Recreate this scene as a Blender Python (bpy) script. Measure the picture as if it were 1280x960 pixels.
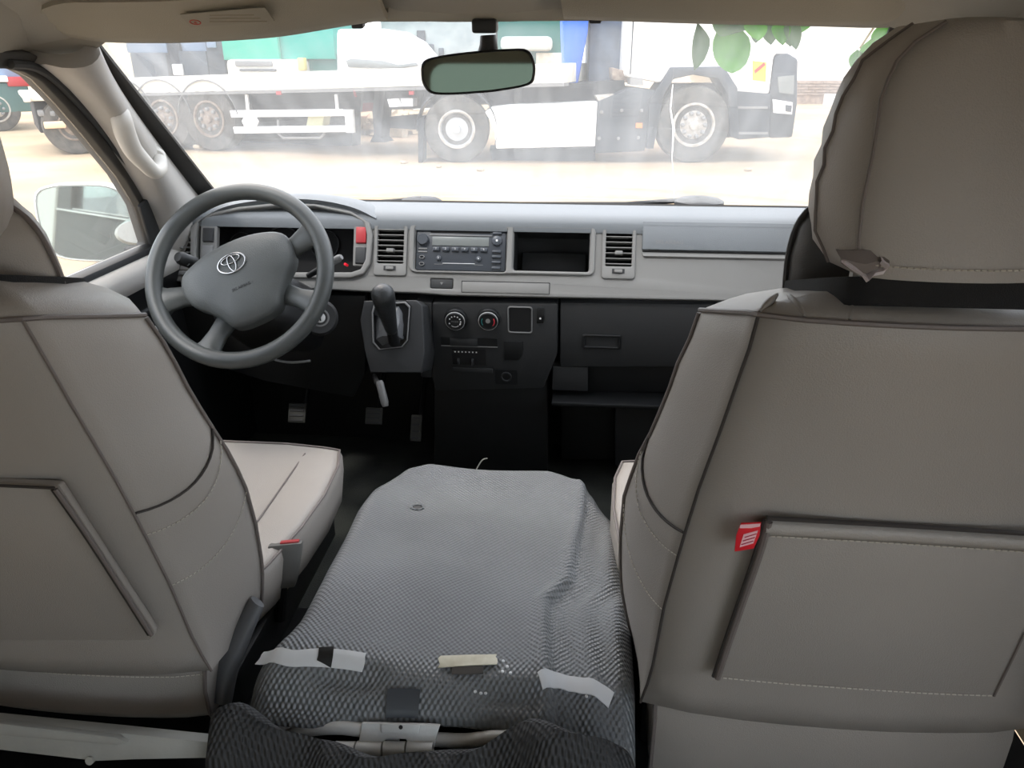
import bpy, bmesh, math, random
from mathutils import Vector as Vec, Matrix, geometry
random.seed(7)
SC = bpy.context.scene
for o in list(bpy.data.objects): bpy.data.objects.remove(o)
COL = SC.collection
# ------------------------------------------------------------------ camera
PITCH, YAW, FPX, CP = math.radians(23), math.radians(4.9), 962.0, Vec((0.17, 0, 1.65))
cd = bpy.data.cameras.new('camera'); cam = bpy.data.objects.new('camera', cd); COL.objects.link(cam)
cd.sensor_width = 36; cd.lens = FPX/1280*36; cd.clip_start = .02; cd.clip_end = 500
cam.location = CP; cam.rotation_euler = (math.pi/2-PITCH, 0, YAW); SC.camera = cam
# ------------------------------------------------------------------ light
SC.view_settings.view_transform = 'Standard'; SC.view_settings.look = 'None'
SC.view_settings.gamma = 1; SC.view_settings.use_curve_mapping = False
SC.view_settings.exposure = 0.75
W = bpy.data.worlds.new('sky'); SC.world = W; W.use_nodes = True
nt = W.node_tree; nt.nodes.clear()
_o = nt.nodes.new('ShaderNodeOutputWorld'); _b = nt.nodes.new('ShaderNodeBackground')
_s = nt.nodes.new('ShaderNodeTexSky'); _s.sky_type = 'NISHITA'; _s.sun_disc = False
_s.sun_elevation = math.radians(58); _s.sun_rotation = math.radians(-40); _s.dust_density = 6; _s.air_density = 1.2
_m = nt.nodes.new('ShaderNodeMix'); _m.data_type = 'RGBA'; _m.inputs[0].default_value = .72
nt.links.new(_s.outputs[0], _m.inputs[6]); _m.inputs[7].default_value = (5.2, 5.5, 5.9, 1)   # thick bright haze
nt.links.new(_m.outputs[2], _b.inputs[0]); _b.inputs[1].default_value = .375
nt.links.new(_b.outputs[0], _o.inputs[0])
sd = bpy.data.lights.new('sun', 'SUN'); sd.energy = 1.35; sd.angle = math.radians(6); sd.color = (1, .965, .92)
sun = bpy.data.objects.new('sun', sd); COL.objects.link(sun)
sun.rotation_euler = (math.radians(28), math.radians(-20), 0)
# ------------------------------------------------------------------ helpers
def _axes():
    s, c, sy, cy = math.sin(PITCH), math.cos(PITCH), math.sin(YAW), math.cos(YAW)
    return Vec((-sy*c, cy*c, -s)), Vec((cy, sy, 0)), Vec((-sy*s, cy*s, c))
AF, AR, AU = _axes()
def ray(px, py): return AF + AR*((px-640)/FPX) - AU*((py-480)/FPX)
def P(px, py, X=None, Y=None, Z=None, d=None):
    """measured pixel of the photograph -> point on a real plane of the place"""
    v = ray(px, py)
    t = d if d is not None else ((X-CP.x)/v.x if X is not None else ((Y-CP.y)/v.y if Y is not None else (Z-CP.z)/v.z))
    return CP + v*t
class Fr:
    def __init__(s, o, u, v):
        s.o = Vec(o); s.u = Vec(u).normalized(); s.n = s.u.cross(Vec(v)).normalized(); s.v = s.n.cross(s.u).normalized()
    def W(s, a, b, c=0): return s.o + s.u*a + s.v*b + s.n*c
    def L(s, px, py, c=0):
        r = ray(px, py); t = ((s.o+s.n*c)-CP).dot(s.n)/r.dot(s.n); q = CP+r*t-s.o
        return (q.dot(s.u), q.dot(s.v))
    def Ls(s, pts, c=0): return [s.L(x, y, c) for x, y in pts]
    def turn(s, deg):
        a = math.radians(deg); return Fr(s.o, s.u*math.cos(a)+s.v*math.sin(a), s.v*math.cos(a)-s.u*math.sin(a))
    def at(s, a, b, c=0):
        f = Fr(s.W(a, b, c), s.u, s.v); return f
def frame_n(o, n, up=(0, 0, 1)):
    n = Vec(n).normalized(); u = Vec(up).cross(n).normalized(); return Fr(o, u, n.cross(u))
def lin(c):
    return tuple((x/255/12.92 if x/255 <= .04045 else ((x/255+.055)/1.055)**2.4) for x in c)+(1,)
MATS = {}
def mat(name, rgb, rough=.5, metal=0, bump=0, scale=200, var=0, vscale=8, spec=.5, rgb2=None, emit=None, coat=0, weave=None, detail=3):
    if name in MATS: return MATS[name]
    m = bpy.data.materials.new(name); m.use_nodes = True; t = m.node_tree; b = t.nodes['Principled BSDF']
    c = lin(rgb); b.inputs['Base Color'].default_value = c; b.inputs['Roughness'].default_value = rough
    b.inputs['Metallic'].default_value = metal; b.inputs['Specular IOR Level'].default_value = spec
    b.inputs['Coat Weight'].default_value = coat
    tc = t.nodes.new('ShaderNodeTexCoord')
    if var or rgb2:
        n = t.nodes.new('ShaderNodeTexNoise'); n.inputs['Scale'].default_value = vscale; n.inputs['Detail'].default_value = 5
        t.links.new(tc.outputs['Object'], n.inputs['Vector'])
        r = t.nodes.new('ShaderNodeValToRGB'); r.color_ramp.elements[0].position = .32; r.color_ramp.elements[1].position = .68
        c2 = lin(rgb2) if rgb2 else tuple(x*(1-var) for x in c[:3])+(1,)
        r.color_ramp.elements[0].color = c2; r.color_ramp.elements[1].color = c
        t.links.new(n.outputs['Fac'], r.inputs[0]); t.links.new(r.outputs[0], b.inputs['Base Color'])
    if bump and not weave:
        n = t.nodes.new('ShaderNodeTexNoise'); n.inputs['Scale'].default_value = scale; n.inputs['Detail'].default_value = detail
        t.links.new(tc.outputs['Object'], n.inputs['Vector'])
        k = t.nodes.new('ShaderNodeBump'); k.inputs['Strength'].default_value = bump; k.inputs['Distance'].default_value = .002
        t.links.new(n.outputs['Fac'], k.inputs['Height']); t.links.new(k.outputs[0], b.inputs['Normal'])
    if weave:      # embossed grid of little diamonds
        sp = t.nodes.new('ShaderNodeSeparateXYZ'); t.links.new(tc.outputs['Object'], sp.inputs[0])
        outs = []
        for ax, k_ in ((0, weave), (1, weave*1.15)):
            a = t.nodes.new('ShaderNodeMath'); a.operation = 'MULTIPLY'; a.inputs[1].default_value = 2*math.pi/k_
            t.links.new(sp.outputs[ax], a.inputs[0])
            q = t.nodes.new('ShaderNodeMath'); q.operation = 'SINE'; t.links.new(a.outputs[0], q.inputs[0]); outs.append(q)
        p = t.nodes.new('ShaderNodeMath'); p.operation = 'MULTIPLY'
        t.links.new(outs[0].outputs[0], p.inputs[0]); t.links.new(outs[1].outputs[0], p.inputs[1])
        k = t.nodes.new('ShaderNodeBump'); k.inputs['Strength'].default_value = bump; k.inputs['Distance'].default_value = .0014
        t.links.new(p.outputs[0], k.inputs['Height']); t.links.new(k.outputs[0], b.inputs['Normal'])
    if emit:
        b.inputs['Emission Color'].default_value = lin(rgb); b.inputs['Emission Strength'].default_value = emit
    MATS[name] = m; return m
ORG = {}
def tagp(o, label=None, cat=None, group=None, kind=None):
    for k, v in (('label', label), ('category', cat), ('group', group), ('kind', kind)):
        if v: o[k] = v
    return o
def T(name, label, cat, loc, group=None):
    o = bpy.data.objects.new(name, None); COL.objects.link(o); o.location = Vec(loc); o.empty_display_size = .05
    ORG[o.name] = Vec(loc); return tagp(o, label, cat, group)
class MB:
    def __init__(s): s.v = []; s.f = []
    def add(s, vs, fs):
        k = len(s.v); s.v += [Vec(p) for p in vs]; s.f += [[i+k for i in f] for f in fs]; return s
    def box(s, fr, a0, b0, a1, b1, c0, c1, ta=0, tb=0):
        vs = [fr.W(a, b, c0) for a, b in ((a0, b0), (a1, b0), (a1, b1), (a0, b1))]
        vs += [fr.W(a, b, c1) for a, b in ((a0+ta, b0+tb), (a1-ta, b0+tb), (a1-ta, b1-tb), (a0+ta, b1-tb))]
        return s.add(vs, [(3, 2, 1, 0), (4, 5, 6, 7), (0, 1, 5, 4), (1, 2, 6, 5), (2, 3, 7, 6), (3, 0, 4, 7)])
    def prism(s, fr, pts, c0, c1, inset=0):
        n = len(pts); cx = sum(p[0] for p in pts)/n; cy = sum(p[1] for p in pts)/n
        top = [(p[0]+(cx-p[0])*inset, p[1]+(cy-p[1])*inset) for p in pts]
        vs = [fr.W(a, b, c0) for a, b in pts]+[fr.W(a, b, c1) for a, b in top]
        return s.add(vs, [list(range(n))[::-1], list(range(n, 2*n))]+[(i, (i+1) % n, n+(i+1) % n, n+i) for i in range(n)])
    def tube(s, pts, r, n=10, closed=False, up=None, flat=1):
        pts = [Vec(p) for p in pts]; m = len(pts); rs = r if isinstance(r, (list, tuple)) else [r]*m
        vs = []; nrm = None
        for i, p in enumerate(pts):
            if closed: t = (pts[(i+1) % m]-pts[i-1])
            else: t = pts[min(i+1, m-1)]-pts[max(i-1, 0)]
            t.normalize()
            if nrm is None:
                a = Vec(up) if up else (Vec((0, 0, 1)) if abs(t.z) < .9 else Vec((1, 0, 0)))
                nrm = (a-t*a.dot(t)).normalized()
            else: nrm = (nrm-t*nrm.dot(t)).normalized()
            b = t.cross(nrm)
            for k in range(n):
                q = 2*math.pi*k/n; vs.append(p+(nrm*math.cos(q)*flat+b*math.sin(q))*rs[i])
        fs = [(i*n+k, i*n+(k+1) % n, ((i+1) % m)*n+(k+1) % n, ((i+1) % m)*n+k) for i in range(m if closed else m-1) for k in range(n)]
        if not closed: fs += [list(range(n))[::-1], [(m-1)*n+k for k in range(n)]]
        return s.add(vs, fs)
    def lathe(s, fr, a, b, prof, n=24, cap=True):
        vs = []; m = len(prof)
        for r, c in prof:
            for k in range(n): q = 2*math.pi*k/n; vs.append(fr.W(a+r*math.cos(q), b+r*math.sin(q), c))
        fs = [(i*n+k, i*n+(k+1) % n, (i+1)*n+(k+1) % n, (i+1)*n+k) for i in range(m-1) for k in range(n)]
        if cap: fs += [list(range(n))[::-1], [(m-1)*n+k for k in range(n)]]
        return s.add(vs, fs)
    def grid(s, rows, closed=False):
        n = len(rows[0]); vs = [p for r in rows for p in r]
        return s.add(vs, [(i*n+k, i*n+(k+1) % n, (i+1)*n+(k+1) % n, (i+1)*n+k) for i in range(len(rows)-1) for k in range(n if closed else n-1)])
    def slab(s, rows, off):
        """grid sheet given real thickness: off is a vector"""
        n = len(rows[0]); m = len(rows); off = Vec(off); A = [p for r in rows for p in r]
        vs = [Vec(p) for p in A]+[Vec(p)+off for p in A]; N = n*m
        fs = []
        for i in range(m-1):
            for k in range(n-1):
                q = (i*n+k, i*n+k+1, (i+1)*n+k+1, (i+1)*n+k); fs.append(q); fs.append(tuple(j+N for j in q[::-1]))
        edge = [k for k in range(n)]+[i*n+n-1 for i in range(1, m)]+[(m-1)*n+k for k in range(n-2, -1, -1)]+[i*n for i in range(m-2, 0, -1)]
        for i in range(len(edge)):
            a, b = edge[i], edge[(i+1) % len(edge)]; fs.append((a, b, b+N, a+N))
        return s.add(vs, fs)
    def loft(s, loops, cap=True):
        s.grid(loops, closed=True); n = len(loops[0]); k = len(s.v)-n*len(loops)
        if cap: s.f += [[k+i for i in range(n)][::-1], [len(s.v)-n+i for i in range(n)]]
        return s
    def mk(s, name, m, parent=None, bevel=0, seg=2, smooth=40, label=None, cat=None, group=None, kind=None, org=None, sub=0):
        if parent is not None: og = ORG[parent.name]
        elif org is not None: og = Vec(org)
        else:
            xs = [p.x for p in s.v]; ys = [p.y for p in s.v]; og = Vec(((min(xs)+max(xs))/2, (min(ys)+max(ys))/2, min(p.z for p in s.v)))
        me = bpy.data.meshes.new(name); me.from_pydata([p-og for p in s.v], [], s.f); me.validate()
        bm = bmesh.new(); bm.from_mesh(me)
        bmesh.ops.remove_doubles(bm, verts=bm.verts, dist=1e-6)
        bmesh.ops.recalc_face_normals(bm, faces=bm.faces)
        if bevel:
            es = [e for e in bm.edges if len(e.link_faces) == 2 and e.calc_face_angle(0) > math.radians(30)]
            bmesh.ops.bevel(bm, geom=es, offset=bevel, segments=seg, affect='EDGES', profile=.5, clamp_overlap=True)
        bm.to_mesh(me); bm.free()
        for p in me.polygons: p.use_smooth = True
        me.set_sharp_from_angle(angle=math.radians(smooth))
        me.materials.append(m)
        o = bpy.data.objects.new(name, me); COL.objects.link(o)
        if parent is not None: o.parent = parent
        else: o.location = og
        ORG[o.name] = og
        if sub:
            md = o.modifiers.new('s', 'SUBSURF'); md.levels = sub; md.render_levels = sub
        return tagp(o, label, cat, group, kind)
def from_curve(cu):
    ob = bpy.data.objects.new('tmp', cu); COL.objects.link(ob); dg = bpy.context.evaluated_depsgraph_get(); dg.update()
    me = bpy.data.meshes.new_from_object(ob.evaluated_get(dg)); vs = [v.co.copy() for v in me.vertices]; fs = [list(p.vertices) for p in me.polygons]
    bpy.data.objects.remove(ob); bpy.data.meshes.remove(me); return vs, fs
def plate(fr, outer, holes, c0, c1, bevel=.0, res=2):
    """flat plate with real openings and rounded edges, in frame fr"""
    cu = bpy.data.curves.new('c', 'CURVE'); cu.dimensions = '2D'; cu.fill_mode = 'BOTH'
    for L in [outer]+holes:
        sp = cu.splines.new('POLY'); sp.points.add(len(L)-1); sp.use_cyclic_u = True
        for i, (a, b) in enumerate(L): sp.points[i].co = (a, b, 0, 1)
    cu.extrude = (c1-c0)/2-bevel; cu.bevel_depth = bevel; cu.bevel_resolution = res; cu.offset = -bevel
    vs, fs = from_curve(cu); mb = MB(); mid = (c0+c1)/2
    return mb.add([fr.W(p.x, p.y, p.z+mid) for p in vs], fs)
def text(fr, a, b, s, size, c=0, th=.0004, align='CENTER', sx=1):
    cu = bpy.data.curves.new('t', 'FONT'); cu.body = s; cu.size = size; cu.extrude = th; cu.align_x = align; cu.align_y = 'CENTER'; cu.resolution_u = 2
    vs, fs = from_curve(cu); return MB().add([fr.W(a+p.x*sx, b+p.y, c+p.z) for p in vs], fs)
def rr(a0, b0, a1, b1, r, n=4):
    if a0 > a1: a0, a1 = a1, a0
    if b0 > b1: b0, b1 = b1, b0
    out = []
    for cx, cy, s in ((a1-r, b1-r, 0), (a0+r, b1-r, 90), (a0+r, b0+r, 180), (a1-r, b0+r, 270)):
        for k in range(n+1): q = math.radians(s+90*k/n); out.append((cx+r*math.cos(q), cy+r*math.sin(q)))
    return out
def circ(a, b, r, n=24, r2=None): return [(a+r*math.cos(2*math.pi*k/n), b+(r2 or r)*math.sin(2*math.pi*k/n)) for k in range(n)]
def smooth(pts, k=4, closed=False):
    """Catmull-Rom through the points"""
    pts = [Vec(p) for p in pts]; n = len(pts); out = []
    for i in range(n if closed else n-1):
        g = (lambda j: pts[j % n]) if closed else (lambda j: pts[max(0, min(n-1, j))])
        a, b, c, d = g(i-1), g(i), g(i+1), g(i+2)
        for j in range(k):
            t = j/k; out.append(.5*((2*b)+(c-a)*t+(2*a-5*b+4*c-d)*t*t+(3*b-a-3*c+d)*t**3))
    if not closed: out.append(pts[-1])
    return out
def resample(pts, n):
    pts = [Vec(p) for p in pts]; d = [0]
    for i in range(1, len(pts)): d.append(d[-1]+(pts[i]-pts[i-1]).length)
    out = []; j = 0
    for k in range(n):
        t = d[-1]*k/(n-1)
        while j < len(d)-2 and d[j+1] < t: j += 1
        s = d[j+1]-d[j]; out.append(pts[j].lerp(pts[j+1], (t-d[j])/s if s else 0))
    return out
def interp(tab, z):
    if z <= tab[0][0]: return tab[0][1]
    for (a, x), (b, y) in zip(tab, tab[1:]):
        if z <= b: return x+(y-x)*(z-a)/(b-a)
    return tab[-1][1]
def dup(o, delta=(0, 0, 0), parent=None, label=None):
    c = o.copy(); COL.objects.link(c); c.location = o.location+Vec(delta)
    if parent is not None: c.parent = parent
    ORG[c.name] = ORG[o.name]
    if label: c['label'] = label
    return c
def mirx(mb):
    for p in mb.v: p.x = -p.x
    return mb
def stitches(line, step=.005, ln=.003, r=.0006, off=(0, 0, 0)):
    d = sum(((b-a).length for a, b in zip(line, line[1:])), 0.0); n = max(2, int(d/step)); pts = resample(line, n*3+1); mb = MB(); off = Vec(off)
    for i in range(n):
        a, b = pts[i*3]+off, pts[i*3+2]+off; mb.tube([a, b], r, n=4)
    return mb
# ------------------------------------------------------------------ materials
M_seat = mat('leatherette', (160, 154, 147), .42, bump=.25, scale=700, var=.08, vscale=5, spec=.45)
M_seatd = mat('leatherette_dark', (62, 61, 60), .45, bump=.2, scale=700)
M_pip = mat('piping', (112, 104, 100), .5, bump=.2, scale=500)
M_thread = mat('thread', (190, 184, 172), .8)
M_seam = mat('seam_dark', (58, 53, 50), .8)
M_elastic = mat('elastic', (22, 22, 23), .85, bump=.4, scale=900)
M_fascia = mat('fascia_plastic', (128, 127, 124), .55, bump=.3, scale=1500, spec=.4)
M_pad = mat('dash_pad', (118, 122, 125), .6, bump=.35, scale=1100, spec=.4)
M_pillar = mat('pillar_plastic', (176, 173, 168), .6, bump=.2, scale=900, var=.05)
M_handle = mat('handle_plastic', (196, 193, 186), .45)
M_dark = mat('dark_plastic', (46, 47, 48), .55, bump=.3, scale=900)
M_black = mat('black_plastic', (22, 23, 24), .5, bump=.15, scale=800)
M_hole = mat('recess_black', (12, 12, 13), .8)
M_rubber = mat('rubber_seal', (62, 60, 57), .7, bump=.2, scale=300)
M_wheel = mat('wheel_polyurethane', (70, 73, 72), .33, bump=.25, scale=900, spec=.5)
M_hub = mat('hub_cover_vinyl', (86, 89, 88), .45, bump=.35, scale=500, var=.12, vscale=9)
M_chrome = mat('chrome', (205, 205, 205), .18, 1)
M_head = mat('headlining', (162, 157, 146), .9, bump=.3, scale=500, var=.10, vscale=3)
M_visor = mat('visor_vinyl', (158, 152, 138), .75, bump=.3, scale=600, var=.12, vscale=4)
M_carpet = mat('carpet', (52, 54, 48), .95, bump=1, scale=300, rgb2=(30, 32, 30), vscale=9)
M_cover = mat('embossed_rubber', (120, 123, 125), .32, bump=.75, weave=.0072, var=.18, vscale=7, spec=.55)
M_coverd = mat('embossed_cloth', (58, 59, 60), .62, bump=.9, weave=.0068, var=.25, vscale=10)
M_tape = mat('white_tape', (226, 228, 230), .5, var=.05, vscale=30)
M_tapey = mat('aged_tape', (222, 218, 200), .5, rgb2=(190, 184, 160), vscale=40)
M_steel = mat('painted_steel', (205, 206, 204), .4, metal=0, var=.15, vscale=25, bump=.2, scale=200)
M_rail = mat('grey_rail', (168, 168, 162), .5, var=.22, vscale=14, bump=.2, scale=120)
M_red = mat('red_plastic', (170, 50, 54), .4)
M_amber = mat('amber_plastic', (236, 130, 60), .4)
M_white = mat('white_print', (225, 225, 225), .5)
M_greyp = mat('grey_print', (125, 125, 124), .6)
M_disp = mat('radio_display', (120, 124, 122), .25, spec=.6)
M_radio = mat('radio_plastic', (62, 66, 72), .4, bump=.1)
M_radiob = mat('radio_button', (72, 76, 82), .35)
M_mirror = mat('mirror_silver', (124, 130, 121), .03, 1)
M_smirror = mat('side_mirror_glass', (205, 220, 215), .03, 1)
M_body = mat('van_paint', (214, 215, 208), .3, coat=.5)
# outside
M_ground = mat('sandy_ground', (176, 158, 130), .95, bump=.8, scale=6, rgb2=(150, 126, 98), vscale=.55)
M_tw = mat('truck_white', (238, 238, 236), .35, coat=.3)
M_tg = mat('truck_grey', (58, 63, 70), .5)
M_td = mat('chassis_dark', (36, 40, 46), .7, var=.3, vscale=5)
M_tyre = mat('dusty_tyre', (92, 88, 82), .9, rgb2=(66, 64, 62), vscale=9, bump=.4, scale=30)
M_rim = mat('dusty_rim', (190, 186, 178), .5, rgb2=(150, 140, 128), vscale=12)
M_rust = mat('rusty_rim', (146, 132, 118), .8, rgb2=(112, 96, 84), vscale=14)
M_bed = mat('bed_rail', (226, 222, 212), .6, rgb2=(206, 198, 182), vscale=6)
M_blue = mat('blue_paint', (30, 92, 190), .5)
M_green = mat('green_paint', (20, 168, 142), .45)
M_green2 = mat('dark_green_paint', (22, 92, 84), .6)
M_leaf = mat('leaf', (84, 150, 4), .45, rgb2=(58, 118, 4), vscale=14)
M_leafd = mat('leaf_dark', (52, 84, 40), .5, rgb2=(76, 104, 52), vscale=20)
M_wall = mat('pale_render', (226, 214, 190), .9, rgb2=(206, 192, 166), vscale=.8)
M_brick = mat('brick', (170, 150, 134), .9, rgb2=(140, 122, 110), vscale=8)
M_rubble = mat('rubble', (198, 180, 152), .95, rgb2=(150, 136, 116), vscale=3)
M_glassd = mat('cab_glass', (30, 38, 44), .12, spec=.8)
# leaves let light through
for m in (M_leaf, M_leafd):
    b = m.node_tree.nodes['Principled BSDF']; b.inputs['Transmission Weight'].default_value = 0
    tr = m.node_tree.nodes.new('ShaderNodeBsdfTranslucent'); mx = m.node_tree.nodes.new('ShaderNodeMixShader'); mx.inputs[0].default_value = .45
    tr.inputs[0].default_value = lin((110, 180, 20)) if m is M_leaf else lin((90, 130, 70))
    out = [n for n in m.node_tree.nodes if n.type == 'OUTPUT_MATERIAL'][0]
    m.node_tree.links.new(b.outputs[0], mx.inputs[1]); m.node_tree.links.new(tr.outputs[0], mx.inputs[2]); m.node_tree.links.new(mx.outputs[0], out.inputs[0])
def glass_mat(name, dust, streak, tint=(1, 1, 1), patch=False):
    """thin pane: clear + a little mirror reflection + a real film of dust that scatters daylight"""
    m = bpy.data.materials.new(name); m.use_nodes = True; t = m.node_tree; t.nodes.clear(); N = t.nodes.new; L = t.links.new
    out = N('ShaderNodeOutputMaterial'); tp = N('ShaderNodeBsdfTransparent'); tp.inputs[0].default_value = tint+(1,)
    gl = N('ShaderNodeBsdfGlossy'); gl.inputs['Roughness'].default_value = .02
    fr = N('ShaderNodeLayerWeight'); fr.inputs[0].default_value = .12
    mm = N('ShaderNodeMath'); mm.operation = 'MULTIPLY'; mm.inputs[1].default_value = .35; m1 = N('ShaderNodeMixShader'); L(fr.outputs[0], mm.inputs[0]); L(mm.outputs[0], m1.inputs[0]); L(tp.outputs[0], m1.inputs[1]); L(gl.outputs[0], m1.inputs[2])
    df = N('ShaderNodeBsdfDiffuse'); tl = N('ShaderNodeBsdfTranslucent')
    for q in (df, tl): q.inputs[0].default_value = (.86, .86, .84, 1)
    m2 = N('ShaderNodeMixShader'); m2.inputs[0].default_value = .75; L(df.outputs[0], m2.inputs[1]); L(tl.outputs[0], m2.inputs[2])
    tc = N('ShaderNodeTexCoord'); mp = N('ShaderNodeMapping'); mp.inputs['Scale'].default_value = (14, 1.2, 1.2); L(tc.outputs['Object'], mp.inputs[0])
    ns = N('ShaderNodeTexNoise'); ns.inputs['Scale'].default_value = 2.2; ns.inputs['Detail'].default_value = 6; L(mp.outputs[0], ns.inputs['Vector'])
    mr = N('ShaderNodeMapRange'); mr.inputs[1].default_value = .3; mr.inputs[2].default_value = .75; mr.inputs[3].default_value = dust; mr.inputs[4].default_value = dust+streak
    L(ns.outputs['Fac'], mr.inputs[0]); m3 = N('ShaderNodeMixShader'); L(mr.outputs[0], m3.inputs[0]); L(m1.outputs[0], m3.inputs[1]); L(m2.outputs[0], m3.inputs[2])
    L(m3.outputs[0], out.inputs[0]); return m
M_ws = glass_mat('dusty_windshield', .06, .045)
M_sg = glass_mat('side_glass', .03, .02)

# ================================================================== THE SETTING: van shell
WS = Fr((0, 1.90, 1.315), (1, 0, 0), (0, -.63, .37))         # windshield plane, n points into the cabin
def xw(b): return .765-.13*b/.73                              # half width of the glass at height b
HB = .775
SIDE = Fr((-.80, 0, 1.25), (0, 1, 0), (.25, 0, 1))            # driver's door glass plane, n points into the cabin
# windshield
rows = [[WS.W(s*xw(b)*1.02, b, -.012-.02*(1-s*s)) for s in [k/8-1 for k in range(17)]] for b in [HB*j/6-.02 for j in range(7)]]
win1 = MB().slab(rows, WS.n*.004).mk('window_1', M_ws, kind='structure')
md_ = mat('drip', (235, 232, 226), .8); _t = md_.node_tree; _tl = _t.nodes.new('ShaderNodeBsdfTranslucent'); _tl.inputs[0].default_value = (.9, .9, .88, 1)
_t.links.new(_tl.outputs[0], [n for n in _t.nodes if n.type == 'OUTPUT_MATERIAL'][0].inputs[0])
for px_ in ([(841, 110), (838, 140), (842, 165), (840, 200), (843, 250)],):
    MB().tube([WS.W(*WS.L(x, y, -.006), -.006-.008*(1-((WS.L(x, y)[0])/.7)**2)) for x, y in px_], [.0007+.0006*((i*7) % 3) for i in range(len(px_))], 5, flat=.4).mk('dried_drip', mat('drip', (225, 222, 214), .8), win1)
# black border band at the base and the sides of the windshield
mb = MB(); mb.box(WS, -.79, -.035, .79, -.004, -.012, -.006)
for s in (-1, 1):
    e = [(s*xw(0)*1.035, -.02), (s*(xw(0)-.030), -.02), (s*(xw(HB)-.022), HB), (s*xw(HB)*1.035, HB)]
    mb.prism(WS, e if s > 0 else e[::-1], -.012, -.006)
mb.mk('trim_1', M_rubber, kind='structure')
# cowl outside below the glass
MB().box(Fr((0, 1.97, 1.265), (1, 0, 0), (0, 1, -.2)), -.8, -.06, .8, .10, -.03, 0).mk('trim_2', M_black, kind='structure')
# A pillars: loft from the glass edge to the door seal
def pillar(sgn):
    inner = [(124, 58), (140, 93), (163, 130), (190, 168), (216, 203), (243, 238), (262, 262)]
    outer = [(56, 80), (92, 112), (128, 154), (160, 200), (188, 246), (206, 290), (214, 318)]
    A = [WS.W(*WS.L(x, y, .002), .002) for x, y in inner]; B = [SIDE.W(*SIDE.L(x, y, .03), .03) for x, y in outer]
    rows = []
    for a, b in zip(A, B):
        mid = (a+b)/2; inw = Vec((.55, -.35, -.25)).normalized()
        r = [a+Vec((-.03, .03, .01)), a]
        for t in (.12, .25, .4, .55, .7, .85, 1): r.append(a.lerp(b, t)+inw*.045*math.sin(math.pi*min(1, t*1.0))**.7)
        r.append(b+Vec((-.05, 0, 0))); rows.append(r)
    rr_ = []
    for k in range(len(rows[0])): rr_.append(smooth([r[k] for r in rows], 3))
    rows = [[c[i] for c in rr_] for i in range(len(rr_[0]))]
    mb = MB().slab(rows, Vec((-.03, .02, .02)))
    if sgn > 0: mirx(mb)
    mb.mk('trim_3' if sgn < 0 else 'trim_4', M_pillar, kind='structure', smooth=50)
pillar(-1); pillar(1)
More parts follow.
